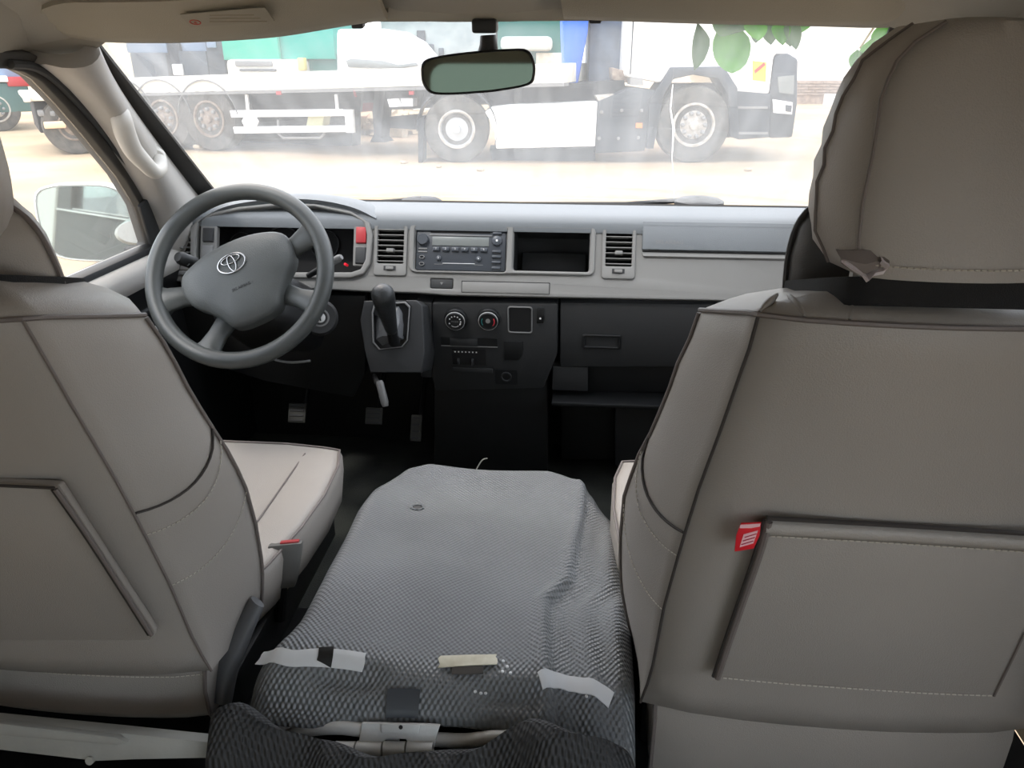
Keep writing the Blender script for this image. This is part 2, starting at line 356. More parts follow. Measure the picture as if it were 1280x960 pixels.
# doors
glass_px = [(0, 84), (22, 88), (45, 100), (75, 131), (110, 172), (150, 222), (173, 260), (187, 306)]
gp = [SIDE.L(x, y) for x, y in glass_px]
beltb = (SIDE.L(85, 357)[1]+SIDE.L(185, 310)[1])/2
hole = gp+[(gp[-1][0]-.005, beltb), (.62, beltb), (.60, gp[0][1]-.02), (.66, gp[0][1]+.01), (.9, gp[0][1]+.005)]
def door(sgn):
    nm = 'door_1' if sgn < 0 else 'door_2'
    seal_px = [(0, 62), (30, 63), (58, 78), (95, 112), (132, 154), (165, 202), (193, 250), (212, 300), (216, 330)]
    sp = [SIDE.L(x, y) for x, y in seal_px]
    outer = sp+[(1.80, beltb-.02), (1.80, -.62), (.36, -.62), (.40, sp[0][1]+.02), (.9, sp[0][1]+.02)]
    mb = plate(SIDE, outer, [hole], -.03, .012, .004)
    if sgn > 0: mirx(mb)
    d = mb.mk(nm, M_rubber, kind='structure')
    # weather strip bead running up the frame
    off = [SIDE.W(a-.0, b-.004, .016) for a, b in [((p[0]*.5+q[0]*.5), (p[1]*.5+q[1]*.5)) for p, q in zip(sp, gp+[gp[-1]])]]
    mb = MB().tube(smooth(off, 4), .007, 8)
    if sgn > 0: mirx(mb)
    mb.mk('weather_strip', M_dark, d)
    # inner door card: pale upper sill, dark body
    mb = MB()
    prof = [(-.02, .004), (.03, .0), (.05, -.012), (.055, -.045)]
    rows = [[SIDE.W(a, beltb+q, c) for c, q in prof] for a in [.40+k*.1 for k in range(15)]]
    mb.slab(rows, Vec((-.02, 0, -.01)))
    if sgn > 0: mirx(mb)
    mb.mk('door_sill_cap', M_pillar, d, smooth=60)
    mb = MB()
    prof = [(.055, -.045), (.05, -.12), (.035, -.17), (.035, -.30), (.05, -.36), (.05, -.60)]
    rows = [[SIDE.W(a, beltb+q, c) for c, q in prof] for a in [.40+k*.1 for k in range(15)]]
    mb.slab(rows, Vec((-.03, 0, 0)))
    if sgn > 0: mirx(mb)
    mb.mk('door_card', M_black, d, smooth=60)
    mb = MB().box(SIDE, 1.12, beltb-.30, 1.48, beltb-.25, .03, .095)
    if sgn > 0: mirx(mb)
    mb.mk('armrest', M_dark, d, bevel=.012)
    mb = plate(SIDE, rr(1.50, beltb-.20, 1.66, beltb-.10, .02), [rr(1.515, beltb-.185, 1.645, beltb-.115, .015)], .045, .06, .003)
    if sgn > 0: mirx(mb)
    mb.mk('handle_surround', M_dark, d)
    mb = MB().tube([SIDE.W(1.53, beltb-.165, .065), SIDE.W(1.62, beltb-.14, .07)], .006, 8)
    if sgn > 0: mirx(mb)
    h = mb.mk('door_handle', M_steel, d)
    # black quarter panel behind the mirror
    if sgn < 0:
        q = [SIDE.L(x, y, .014) for x, y in [(187, 306), (172, 258), (188, 240), (206, 275), (214, 312)]]
        MB().prism(SIDE, q[::-1], .012, .02).mk('corner_panel', M_dark, d, bevel=.002)
    g = MB().prism(SIDE, hole, -.012, -.008)
    if sgn > 0: mirx(g)
    g.mk('window_2' if sgn < 0 else 'window_3', M_sg, kind='structure')
door(-1); door(1)
# body side behind the doors: wall with a window opening, roof, floor
def bodyside(sgn):
    outer = [(.40, -.62), (.40, .47), (-1.9, .47), (-1.9, -.62)]
    holes = [rr(-.85, .02, -1.75, .38, .05)] if sgn < 0 else [rr(.30, -.20, -.80, .42, .05), rr(-.9, .02, -1.8, .38, .05)]
    mb = plate(SIDE, outer, holes, -.04, .0, .004)
    if sgn > 0: mirx(mb)
    mb.mk('wall_left' if sgn < 0 else 'wall_right', M_pillar, kind='structure')
bodyside(-1); bodyside(1)
BK = Fr((0, -1.9, 1.25), (-1, 0, 0), (0, 0, 1))
plate(BK, [(-.82, -.65), (.82, -.65), (.82, .50), (-.82, .50)], [rr(-.66, -.05, .66, .40, .08)], -.04, 0, .004).mk('wall_back', M_pillar, kind='structure')
M_tint = glass_mat('tinted_glass', .02, .01, (.56, .61, .57))
MB().prism(BK, rr(-.66, -.05, .66, .40, .08), -.02, -.016).mk('window_4', M_tint, kind='structure')
# ceiling: headlining with a curved edge down to the rails
prof = [(-.745, 1.70), (-.70, 1.725), (-.62, 1.765), (-.45, 1.80), (-.2, 1.815), (0, 1.82), (.2, 1.815), (.45, 1.80), (.62, 1.765), (.70, 1.725), (.745, 1.70)]
ys = [(-1.9, .06), (-.5, .06), (.4, .03), (.85, 0), (1.02, -.012), (1.16, -.05), (1.25, -.085), (1.295, -.108)]
rows = []
for y, dz in ys:
    k = 1 if y < .9 else 1-(y-.9)*.16
    rows.append([Vec((x*k*(1.0), y, max(z+dz*(1-abs(x/.745)**6*.55) - (0 if y < 1 else 0), 1.665 if y < 1.29 else 1.69))) for x, z in prof])
MB().slab(rows, Vec((0, .0, .03))).mk('ceiling', M_head, kind='structure', smooth=60)
# header corner lining over the driver's door and its mirror
for s in (-1, 1):
    pxs = [[(0, 66), (28, 66), (57, 80)], [(0, 40), (45, 45), (86, 73)], [(0, 14), (60, 18), (122, 60)], [(0, -14), (60, -10), (150, 40)]]
    Y0 = [[1.16, 1.25, 1.33], [1.14, 1.23, 1.32], [1.12, 1.21, 1.292], [1.10, 1.19, 1.285]]
    rows = [smooth([P(x, y, Y=q) for (x, y), q in zip(r, qq)], 3) for r, qq in zip(pxs, Y0)]
    rows = [[*(Vec((p.x, .3, p.z+.02)) for p in r[:1]), *r] for r in rows]
    mb = MB().slab(rows, Vec((-.01, .01, .02)))
    if s > 0:
        mirx(mb)
        for p in mb.v: p.x += .05
    mb.mk('trim_5' if s < 0 else 'trim_6', M_head, kind='structure', smooth=60)
for s in (-1, 1):
    f = Fr((s*.80, 1.9, .6), (0, 1, 0), (0, 0, 1)); MB().box(f, -.55, 0, .2, .66, -.02, .02).mk('trim_10' if s < 0 else 'trim_11', M_black, kind='structure', bevel=.01)
# floor, engine hump, firewall
MB().box(Fr((0, 0, .6), (1, 0, 0), (0, 1, 0)), -.82, -1.9, .82, 2.1, -.04, 0).mk('floor', M_carpet, kind='structure')
MB().box(Fr((0, 0, .6), (1, 0, 0), (0, 1, 0)), -.80, .42, .80, 1.02, 0.001, .20).mk('trim_7', M_black, kind='structure', bevel=.02)
MB().box(Fr((0, 2.02, .9), (1, 0, 0), (0, 0, 1)), -.80, -.3, .80, .38, -.04, 0).mk('wall_front', M_black, kind='structure')

# ================================================================== DASHBOARD
DB = Fr((0, 1.745, 1.305), (1, 0, 0), (0, .42, 1))
dash = T('dashboard', 'wide two-tone dashboard, pale grey above and black below, spanning under the windshield', 'dashboard', (0, 1.75, .95))
def D(*pts, c=0): return [DB.L(x, y, c) for x, y in pts]
bt = DB.L(640, 275)[1]; bb = DB.L(640, 368.5)[1]
# top pad
prof = [(1.735, 1.306), (1.748, 1.3175), (1.765, 1.3215), (1.80, 1.3225), (1.86, 1.322), (1.93, 1.318)]
xs = [-.79+.0395*k for k in range(41)]
MB().slab([[Vec((x, y, z)) for y, z in prof] for x in xs], Vec((0, 0, -.02))).mk('dash_top', M_pad, dash, smooth=60)
# fascia with real openings
rad = D((520, 284), (632, 340)); cub = D((643, 284), (736, 340)); vr = D((757, 284), (790, 346)); vl = D((472, 282), (505, 342)); vf = D((208, 285), (243, 335))
cl_o = D((250, 278), (268, 271), (300, 263.5), (345, 259), (395, 259.5), (440, 269), (456, 279), (460, 295), (458, 325), (452, 337), (440, 341), (268, 341), (248, 338), (246, 300))
def R2(q, r=.006): return rr(q[0][0], q[0][1], q[1][0], q[1][1], r)
outer = [(-.775, bb+.012), (-.775, bt-.006), *D((262, 270), (300, 259), (345, 254), (395, 255), (440, 264), (468, 273.5)), (.79, bt), (.79, bb), *D((560, 369), (520, 366), (455, 364))]
haz = D((538, 348), (566, 361)); slot = D((577, 351), (687, 368.0)); 
plate(DB, outer, [R2(rad), R2(cub), R2(vr), R2(vl), R2(vf), cl_o, R2(haz, .003)], -.022, 0, .003, 2).mk('fascia', M_fascia, dash, smooth=35)
# raised rim around radio and cubby
o1 = D((513, 279.5), (743, 345)); plate(DB, R2(o1, .014), [R2(D((519, 283), (633, 341)), .007), R2(D((642, 283), (737, 341)), .007)], -.004, .006, .0028, 3).mk('centre_bezel', M_fascia, dash)
# instrument hood: arched pad over the dials
hp = [(250, 275), (272, 262), (300, 254), (345, 249), (395, 250), (440, 259), (470, 273)]
rows = []
for x, y in hp:
    f = DB.W(*DB.L(x, y, .012), .012); rows.append([f+Vec((0, .01, -.010)), f, f+Vec((0, .02, .006)), f+Vec((0, .06, .004)), f+Vec((0, .14, -.012))])
rows = [list(r) for r in zip(*[smooth([r[k] for r in rows], 4) for k in range(5)])]
MB().slab(rows, Vec((0, .004, -.012))).mk('instrument_hood', M_pad, dash, smooth=60)
plate(DB, D((240, 284), (262, 268), (300, 259.5), (345, 255), (395, 256), (440, 265), (463, 279), (467, 295), (464, 330), (456, 343), (440, 348), (265, 348), (240, 344)), [cl_o], -.004, .010, .003).mk('instrument_surround', M_fascia, dash)
# dark instrument binnacle behind the opening
cx = [p[0] for p in cl_o]; cy = [p[1] for p in cl_o]
ic = MB().box(DB, min(cx)-.01, min(cy)-.01, max(cx)+.01, max(cy)+.005, -.085, -.08).mk('instrument_cluster', M_hole, dash)
mb = MB().prism(DB, cl_o, -.085, -.02); mb.f = mb.f[2:]; mb.mk('cluster_shroud', M_black, dash)
for x, r in ((300, .03), (352, .045), (405, .036)):
    a, b = DB.L(x, 305, -.07); plate(DB, circ(a, b, r, 32), [circ(a, b, r*.93, 32)], -.079, -.074, .001).mk('gauge_ring', M_dark, ic)
a, b = DB.L(431, 330, -.01); MB().lathe(DB, a, b, [(.003, -.03), (.003, -.012), (.001, -.010)], 10).mk('warning_lamp', mat('warning_red', (255, 40, 60), .4, emit=.25), ic)
# switch columns beside the dials
def switchcol(x0, x1, y0, y1, mats, labels):
    q = D((x0, y0), (x1, y1)); p = plate(DB, R2(q, .003), [], -.012, .004, .002).mk('switch_panel', M_fascia, dash)
    h = (q[0][1]-q[1][1]); w = abs(q[1][0]-q[0][0]); n = len(mats)
    for i, m in enumerate(mats):
        t = q[0][1]-h*(i+.06)/n; bo = q[0][1]-h*(i+.92)/n
        s = MB().box(DB, q[0][0]+w*.16, bo, q[1][0]-w*.16, t, .002, .009, .001, .003).mk('rocker_switch', m, p, bevel=.001, label=labels[i])
switchcol(252, 271, 283, 328, [M_dark, M_greyp], [None, None])
switchcol(443, 461, 282, 333, [M_red, M_dark], ['red hazard warning switch', None])
# vents
def vent(q, n=6, side=1):
    a0, a1 = sorted((q[0][0], q[1][0])); b0, b1 = sorted((q[0][1], q[1][1])); h = b1-b0; w = a1-a0
    fr_ = plate(DB, rr(a0-.006, b0-.006, a1+.006, b1+.006, .007), [rr(a0+.002, b0+h*.20, a1-.002, b1-.003, .003)], -.010, .005, .002).mk('air_vent', M_fascia, dash)
    MB().box(DB, a0, b0+h*.18, a1, b1, -.045, -.04).mk('vent_recess', M_hole, fr_)
    y0 = b0+h*.20; st = (b1-.003-y0)/n
    sl = MB().box(DB, a0+.002, y0+st*.5-.0009, a1-.002, y0+st*.5+.0009, -.022, .003).mk('slat', M_fascia, fr_)
    for i in range(1, n): dup(sl, DB.v*(st*i))
    MB().box(DB, (a0+a1)/2-.009, y0+st*2.5-.005, (a0+a1)/2+.009, y0+st*2.5+.005, -.004, .010, .001, .001).mk('vane_tab', M_fascia, fr_, bevel=.001)
    MB().box(DB, (a0+a1)/2-.014, b0+h*.055, (a0+a1)/2+.014, b0+h*.15, .003, .006).mk('dial_slot', M_dark, fr_)
    MB().box(DB, (a0+a1)/2-.009, b0+h*.07, (a0+a1)/2+.009, b0+h*.135, .004, .010).mk('vent_dial', M_fascia, fr_, bevel=.001)
vent(vr, 7); vent(vl, 7); vent(vf, 6)
# small coin tray under left vent
q = D((212, 338), (240, 344)); MB().box(DB, q[0][0], q[1][1], q[1][0], q[0][1], .0, .004).mk('fog_switch', M_greyp, dash, bevel=.001)
# open cubby: five dark walls
a0, a1, b1, b0 = cub[0][0], cub[1][0], cub[0][1], cub[1][1]
mb = MB(); mb.box(DB, a0-.006, b0-.006, a1+.006, b1+.006, -.135, -.13)
mb.box(DB, a0-.006, b0-.006, a0, b1+.006, -.13, -.012); mb.box(DB, a1, b0-.006, a1+.006, b1+.006, -.13, -.012)
mb.box(DB, a0, b0-.006, a1, b0, -.13, -.012); mb.box(DB, a0, b1, a1, b1+.006, -.13, -.012)
cubo = mb.mk('open_cubby', M_dark, dash)
mb = MB().box(DB, a0+.012, b0+.0, a1-.006, b0+(b1-b0)*.6, -.128, -.10).mk('cubby_step', M_dark, cubo, bevel=.004)
# hazard style button and card slot
q = haz; MB().box(DB, q[0][0]+.001, q[1][1]+.001, q[1][0]-.001, q[0][1]-.001, -.010, -.001).mk('clock_button', M_dark, dash, bevel=.0015)
a = (q[0][0]+q[1][0])/2; b = (q[0][1]+q[1][1])/2
MB().prism(DB, [(a-.0035, b+.003), (a, b-.003), (a+.0035, b+.003)], -.001, -.0004).mk('button_mark', M_greyp, dash)
q = slot; mb = MB().box(DB, q[0][0], q[1][1]+.0003, q[1][0], q[0][1], -.001, .0008); mb.mk('cup_holder_gap', M_hole, dash)
MB().box(DB, q[0][0]+.0015, q[1][1]+.0005, q[1][0]-.0015, q[0][1]-.0018, -.001, .0022).mk('cup_holder_lid', M_fascia, dash, bevel=.0008)
# passenger airbag lid with groove beneath
e0 = DB.L(803, 281)[0]; eb = DB.L(803, 313)[1]; et = DB.L(803, 276)[1]
MB().box(DB, e0, eb, .785, et-.001, -.004, .009, .001, .001).mk('airbag_lid', M_pad, dash, bevel=.002)
MB().box(DB, e0+.002, eb-.0035, .785, eb-.0008, -.002, .004).mk('lid_gap', M_hole, dash)
rows = [[DB.W(a, eb-.004, .002), DB.W(a+(.004 if k == 0 else 0), eb-.013, .006), DB.W(a+(.01 if k == 0 else 0), eb-.017, .001)] for k, a in enumerate([e0, e0+.2, .785])]
MB().slab(rows, DB.n*-.004).mk('pull_lip', M_fascia, dash)
a, b = DB.L(837, 303, .009); text(DB, a, b, 'SRS AIRBAG', .0115, .0092, .0002, sx=1.0).mk('airbag_lettering', M_greyp, dash)
# seam on the pad above the lid
MB().box(DB, e0-.0015, bt-.03, e0, bt+.006, -.001, .0006).mk('pad_seam', M_dark, dash)
# ---- lower black dash
LD = Fr((0, 1.70, 1.13), (1, 0, 0), (0, -.12, 1))
def E(*pts, c=0): return [LD.L(x, y, c) for x, y in pts]
MB().box(Fr((0, 1.745, 1.135), (1, 0, 0), (0, .42, 1)), -.785, -.026, .79, -.0, -.07, -.012).mk('dash_underside', M_black, dash, bevel=.004)
# knee panel, driver side
def lower(px, c0, c1, name, m, par=dash, bev=.004, **k): return MB().prism(LD, E(*px)[::-1], c0, c1).mk(name, m, par, bevel=bev, **k)
lower([(150, 372), (455, 372), (455, 470), (440, 500), (330, 480), (260, 458), (150, 452)], -.04, -.012, 'knee_panel', M_black)
# centre stack
lower([(541, 376), (698, 377), (697, 440), (680, 483), (545, 486), (541, 470)], -.04, .012, 'centre_stack', M_dark, bev=.006)
lower([(541, 486), (684, 483), (684, 600), (541, 600)], -.06, -.02, 'stack_base', M_black)
# passenger side: glovebox and shelf
gx = lower([(700, 377), (1100, 381), (1100, 458), (700, 458)], -.04, .006, 'glovebox_door', M_dark, bev=.006)
q = E((728, 417), (775, 436), c=.006); hg = plate(LD, rr(q[0][0], q[1][1], q[1][0], q[0][1], .004), [rr(q[0][0]+.006, q[1][1]+.006, q[1][0]-.006, q[0][1]-.006, .002)], .004, .011, .002).mk('latch_handle', M_black, gx)
lower([(700, 460), (1100, 462), (1100, 500), (700, 498)], -.06, -.03, 'lower_shelf_back', M_black)
MB().box(LD, LD.L(690, 498)[0], LD.L(690, 500)[1], .79, LD.L(690, 495)[1], -.06, .03).mk('lower_shelf', M_black, dash, bevel=.004)
lower([(690, 458), (735, 459), (735, 490), (690, 488)], -.03, .0, 'fuse_panel', M_dark)
lower([(770, 504), (1100, 506), (1100, 600), (770, 600)], -.10, -.06, 'heater_box', M_dark)
lower([(700, 512), (770, 512), (770, 600), (700, 600)], -.14, -.09, 'heater_duct', M_black)
# climate knobs
SF = LD.at(0, 0, .012)
def knob(px, py, kind):
    a, b = SF.L(px, py); kb = MB().lathe(SF, a, b, [(.0275, 0), (.027, .006), (.0245, .009), (.0225, .0085), (.0222, .016), (.020, .019), (.0185, .019), (.018, .017)], 40).mk('climate_knob', M_black, dash)
    plate(SF, circ(a, b, .0228, 40), [circ(a, b, .0212, 40)], .014, .0165, .0006).mk('chrome_ring', M_steel, kb)
    if kind == 'fan':
        for k, an in enumerate((150, 120, 90, 60, 30, 0, -30, 200, -20+0)):
            r = math.radians(an); MB().lathe(SF, a+.0135*math.cos(r), b+.0135*math.sin(r), [(.0018, .0185), (.0018, .0192)], 8).mk('fan_mark', M_white, kb)
        text(SF, a, b, 'MODE', .006, .0188, .0002).mk('mode_print', M_greyp, kb)
        MB().tube([SF.W(a+.013*math.cos(math.radians(t)), b+.013*math.sin(math.radians(t)), .019) for t in range(-130, -49, 10)], .0006, 5).mk('mode_arc', M_white, kb)
    else:
        for nm, m, t0, t1 in (('cold_arc', mat('teal_print', (40, 120, 120), .5), 150, 222), ('hot_arc', mat('red_print', (210, 60, 70), .5), -42, 36)):
            pts = [SF.W(a+.0148*math.cos(math.radians(t)), b+.0148*math.sin(math.radians(t)), .0186) for t in range(t0, t1, 6)]
            MB().tube(pts, [.0008+.0008*i/len(pts) if nm == 'hot_arc' else .001 for i in range(len(pts))], 6).mk(nm, m, kb)
        MB().lathe(SF, a, b+.002, [(.0055, .0185), (.0055, .0195)], 16).mk('knob_mark', M_greyp, kb)
knob(570, 398, 'fan'); knob(611, 398, 'heat')
# switch blank, small switch, slider, ashtray, lighter socket
q = SF.Ls([(636, 384), (664, 415)]); plate(SF, rr(q[0][0]-.003, q[1][1]-.003, q[1][0]+.003, q[0][1]+.003, .007), [rr(q[0][0], q[1][1], q[1][0], q[0][1], .005)], -.002, .003, .001).mk('pocket_rim', M_greyp, dash)
MB().prism(SF, rr(q[0][0], q[1][1], q[1][0], q[0][1], .005), -.001, .0006).mk('switch_pocket', M_hole, dash)
q = SF.Ls([(671, 385), (680, 403)]); sw = MB().box(SF, q[0][0], q[1][1], q[1][0], q[0][1], 0, .005).mk('rear_fan_switch', M_black, dash, bevel=.001)
MB().lathe(SF, (q[0][0]+q[1][0])/2, q[1][1]+.012, [(.0024, .005), (.0024, .0056)], 10).mk('switch_dot', M_white, sw)
q = SF.Ls([(551, 421), (622, 433)]); rcv = MB().box(SF, q[0][0], q[1][1], q[1][0], q[0][1], 0, .0015).mk('slider_track', M_black, dash)
MB().box(SF, q[0][0], q[1][1]-.002, q[1][0], q[1][1]-.0004, 0, .0035).mk('track_edge', M_greyp, rcv)
mb = MB().box(SF, q[0][0]+.022, q[1][1]+.001, q[0][0]+.088, q[0][1]-.001, .001, .006).mk('lever_cover', M_dark, rcv, bevel=.001)
q = SF.Ls([(565, 436), (608, 456)]); ash = MB().box(SF, q[0][0], q[1][1], q[1][0], q[0][1], 0, .002).mk('recirculation_slot', M_hole, dash)
for i in range(7): MB().box(SF, q[0][0]+.006+i*.0085, q[0][1]-.008, q[0][0]+.009+i*.0085, q[0][1]-.005, .002, .0026).mk('slot_mark', M_white, ash)
for i in (0, 1): MB().box(SF, q[0][0]+.012+i*.034, q[1][1]+.002, q[0][0]+.018+i*.034, q[1][1]+.018, .002, .014, .001, .002).mk('slide_lever', M_dark, ash, bevel=.001)
q = SF.Ls([(630, 426), (654, 450)]); MB().prism(SF, [(q[0][0], q[0][1]), (q[0][0], q[1][1]), (q[1][0]-.012, q[1][1]), (q[1][0]-.003, q[1][1]+.014), (q[1][0], q[0][1])], 0, .003).mk('blank_cover', M_black, dash, bevel=.001)
q = SF.L(633, 470); ls = MB().prism(SF, rr(q[0]-.027, q[1]-.022, q[0]+.027, q[1]+.018, .004), 0, .002).mk('socket_plate', M_black, dash)
plate(SF, circ(*q, .013, 24), [circ(*q, .0095, 24)], .002, .007, .001).mk('socket_ring', M_dark, ls)
q = SF.Ls([(566, 459), (616, 466)]); MB().box(SF, q[0][0], q[1][1], q[1][0], q[0][1], 0, .003).mk('tray_edge', M_dark, dash, bevel=.001)
# ---- gear console
GF = Fr(P(490, 420, Y=1.60), (1, 0, 0), (0, .35, 1))
g_o = GF.Ls([(455, 376), (520, 375), (528, 382), (531, 440), (527, 466), (463, 466), (456, 440), (450, 400)])
g_h = GF.Ls([(468, 379), (507, 377), (513, 383), (510, 425), (503, 434), (474, 437), (466, 428), (465, 390)])
plate(GF, g_o, [g_h], -.012, 0, .003).mk('gear_console', M_dark, dash)
mb = MB().prism(GF, g_o[::-1], -.13, -.012); mb.mk('gear_console_body', M_dark, dash, bevel=.004)
lower([(520, 376), (541, 377), (541, 470), (527, 470)], -.05, .01, 'console_side', M_dark)
plate(GF, [(x*1.0, y) for x, y in g_h], [[(gx_*.93+(-.0)*.07, gy_*.94) for gx_, gy_ in g_h]], -.004, .005, .0015).mk('gear_bezel', M_greyp, dash)
# ================================================================== RADIO
a0, a1, b1, b0 = rad[0][0], rad[1][0], rad[0][1], rad[1][1]; w = a1-a0; h = b1-b0
radio = T('car_radio', 'dark grey car radio with cassette slot and six preset buttons, left of the open cubby', 'radio', DB.W((a0+a1)/2, b0, -.02))
MB().box(DB, a0+.001, b0+.001, a1-.001, b1-.001, -.14, -.003).mk('radio_body', M_radio, radio, bevel=.003)
def rp(u, v): return a0+w*u, b1-h*v
def rb(u0, v0, u1, v1, c1, name, m, par=radio, c0=-.004, bev=.0008):
    x0, y1 = rp(u0, v0); x1, y0 = rp(u1, v1); return MB().box(DB, x0, y0, x1, y1, c0, c1, min(.0006, (x1-x0)*.1), min(.0006, (y1-y0)*.1)).mk(name, m, par, bevel=bev)
rb(.16, .07, .82, .12, -.0015, 'disc_slot', M_hole)
rb(.15, .155, .84, .185, -.001, 'slot_lip', M_greyp)
rb(.18, .20, .81, .42, -.0015, 'display', M_disp)
a, b = rp(.08, .28); kn = MB().lathe(DB, a, b, [(.0135, -.004), (.013, .004), (.0115, .0065)], 28).mk('volume_knob', M_radiob, radio)
a, b = rp(.895, .28); kn = MB().lathe(DB, a, b, [(.0115, -.004), (.011, .002), (.009, .003)], 24).mk('tuning_ring', M_radiob, radio)
MB().box(DB, a-.0022, b-.0022, a+.0022, b+.0022, .002, .0038).mk('ring_mark', M_white, kn)
for i in range(6):
    bb_ = rb(.19+i*.105, .45, .27+i*.105, .545, .0025, 'preset_button', M_radiob)
    a, b = rp(.23+i*.105, .49); text(DB, a, b, str(i+1), .006, .0027, .0001).mk('button_number', M_white, bb_)
rb(.30, .66, .66, .80, -.0032, 'cassette_slot', M_hole); rb(.30, .815, .66, .83, -.002, 'cassette_lip', M_white)
for u in (.26, .70):
    a, b = rp(u, .71); k = MB().lathe(DB, a, b, [(.006, -.004), (.0055, .0015), (.004, .0025)], 16).mk('seek_button', M_radiob, radio)
    MB().box(DB, a-.001, b-.001, a+.001, b+.001, .002, .003).mk('seek_mark', M_white, k)
    rb(u-.05, .84, u+.05, .855, -.002, 'seek_print', M_greyp)
for v in (.47, .54): rb(.03, v, .13, v+.045, -.001, 'side_print', M_greyp)
for v in (.66, .82):
    a, b = rp(.075, v+.03); plate(DB, circ(a, b, .0062, 20, .0042), [circ(a, b, .0045, 20, .0028)], -.004, .001, .0005).mk('oval_button', M_greyp, radio)
for v in (.08, .50, .62, .75, .88): rb(.845, v, .945, v+.06, .002, 'mode_button', M_radiob); rb(.86, v+.068, .93, v+.078, -.002, 'mode_print', M_greyp)

# ================================================================== STEERING WHEEL
e = math.radians(33); SC_ = P(299, 343, d=1.525)
SWF = Fr(SC_, (1, 0, 0), (0, math.sin(e), math.cos(e))).turn(27)       # wheel turned left
sw = T('steering_wheel', 'grey four-spoke steering wheel turned to the left, with an oval emblem on its hub', 'steering wheel', SC_)
R = .1745
MB().tube([SWF.W(R*math.cos(t), R*math.sin(t), .006*math.cos(2*t)*0) for t in [2*math.pi*k/72 for k in range(72)]], .0168, 14, closed=True, up=SWF.n, flat=1.05).mk('rim', M_wheel, sw, smooth=80)
def spoke(an, wd):
    t = math.radians(an-90); d = (math.cos(t), math.sin(t)); n = (-d[1], d[0])
    rows = []
    for r, ww, c in ((.06, wd*1.25, -.028), (.095, wd*.95, -.024), (.125, wd*.85, -.012), (.15, wd*1.0, -.004), (.172, wd*1.6, 0)):
        rows.append([SWF.W(d[0]*r+n[0]*ww*s, d[1]*r+n[1]*ww*s, c+.008*(1-s*s)) for s in (-1, -.7, -.35, 0, .35, .7, 1)])
    MB().slab(rows, SWF.n*-.014).mk('spoke', M_wheel, sw, bevel=.003, smooth=60)
for an in (96.5, -96.5): spoke(an, .024)
for an in (44.5, -44.5): spoke(an, .022)
# hub cover: soft shield shape (in wheel axes, b up)
hubp = smooth([(x, y, 0) for x, y in [(-.118, .010), (-.108, .045), (-.06, .066), (0, .073), (.06, .066), (.108, .045), (.118, .010), (.108, -.022), (.085, -.045), (.062, -.075), (.045, -.098), (0, -.104), (-.045, -.098), (-.062, -.075), (-.085, -.045), (-.108, -.022)]], 4, closed=True)
loops = []
for s, c in ((1, -.03), (1, -.006), (.985, .001), (.93, .007), (.75, .013), (.5, .017), (.25, .019), (.02, .0195)): loops.append([SWF.W(p.x*s, p.y*s, c) for p in hubp])
hub = MB().loft(loops).mk('hub_cover', M_hub, sw, smooth=60)
MB().lathe(SWF, 0, -.01, [(.055, -.10), (.06, -.04), (.07, -.02)], 28).mk('hub_boss', M_black, sw)
# oval emblem: three rings
EF = SWF.at(0, .018, .0190)
def ell(cx, cy, rx, ry, w_, h0=.0, h1=.0032, dy=0): return plate(EF, circ(cx*1.15, cy*1.15, rx*1.15, 40, ry*1.15), [circ(cx*1.15, (cy+dy)*1.15, rx*1.15-w_, 40, ry*1.15-w_*.85)], h0, h1, .0006)
MB().prism(EF, circ(0, 0, .0245, 40, .0165), -.003, -.0002).mk('emblem_base', M_hub, sw)
em = ell(0, 0, .026, .0175, .0028).mk('emblem', M_chrome, sw, label='chrome emblem of three interlocked ovals')
for g in (ell(0, .0065, .0175, .0063+.001, .002), ell(0, -.0005, .0072, .0155, .002)): g.mk('emblem_oval', M_chrome, em)
text(SWF, .0, -.034, 'SRS AIRBAG', .0075, .0185, .0006).mk('airbag_lettering', M_dark, hub)
# column shroud and ignition
CFp = SWF.turn(-27)
column = T('steering_column', 'black shroud around the steering column with the ignition lock on its right', 'steering column', CFp.W(0, -.04, -.15))
loops = [[CFp.W(x*s, -.035+y*s, c) for x, y in rr(-.075, -.055, .085, .06, .03, 5)] for s, c in ((.75, -.035), (1, -.06), (1.15, -.16), (1.2, -.24))]
MB().loft(loops).mk('shroud', M_black, column, smooth=50)
IG = frame_n(P(400, 397, Y=1.55), (.35, -.8, .25)); 
MB().lathe(IG, 0, 0, [(.040, -.06), (.040, -.01), (.034, .0)], 30).mk('ignition_boss', M_dark, column)
plate(IG, circ(0, 0, .020, 28), [circ(0, 0, .016, 28)], 0, .002, .0006).mk('ignition_ring', M_greyp, column)
MB().lathe(IG, 0, 0, [(.011, 0), (.011, .004), (.009, .005)], 20).mk('key_cylinder', M_steel, column)
MB().box(IG, -.0015, -.007, .0015, .007, .005, .0055).mk('key_slot', M_hole, column)
MB().tube(smooth([P(333, 443, Y=1.58), P(345, 450, Y=1.57), P(365, 453, Y=1.57), P(388, 451, Y=1.58)], 4), .003, 8).mk('shroud_edge', M_greyp, column)
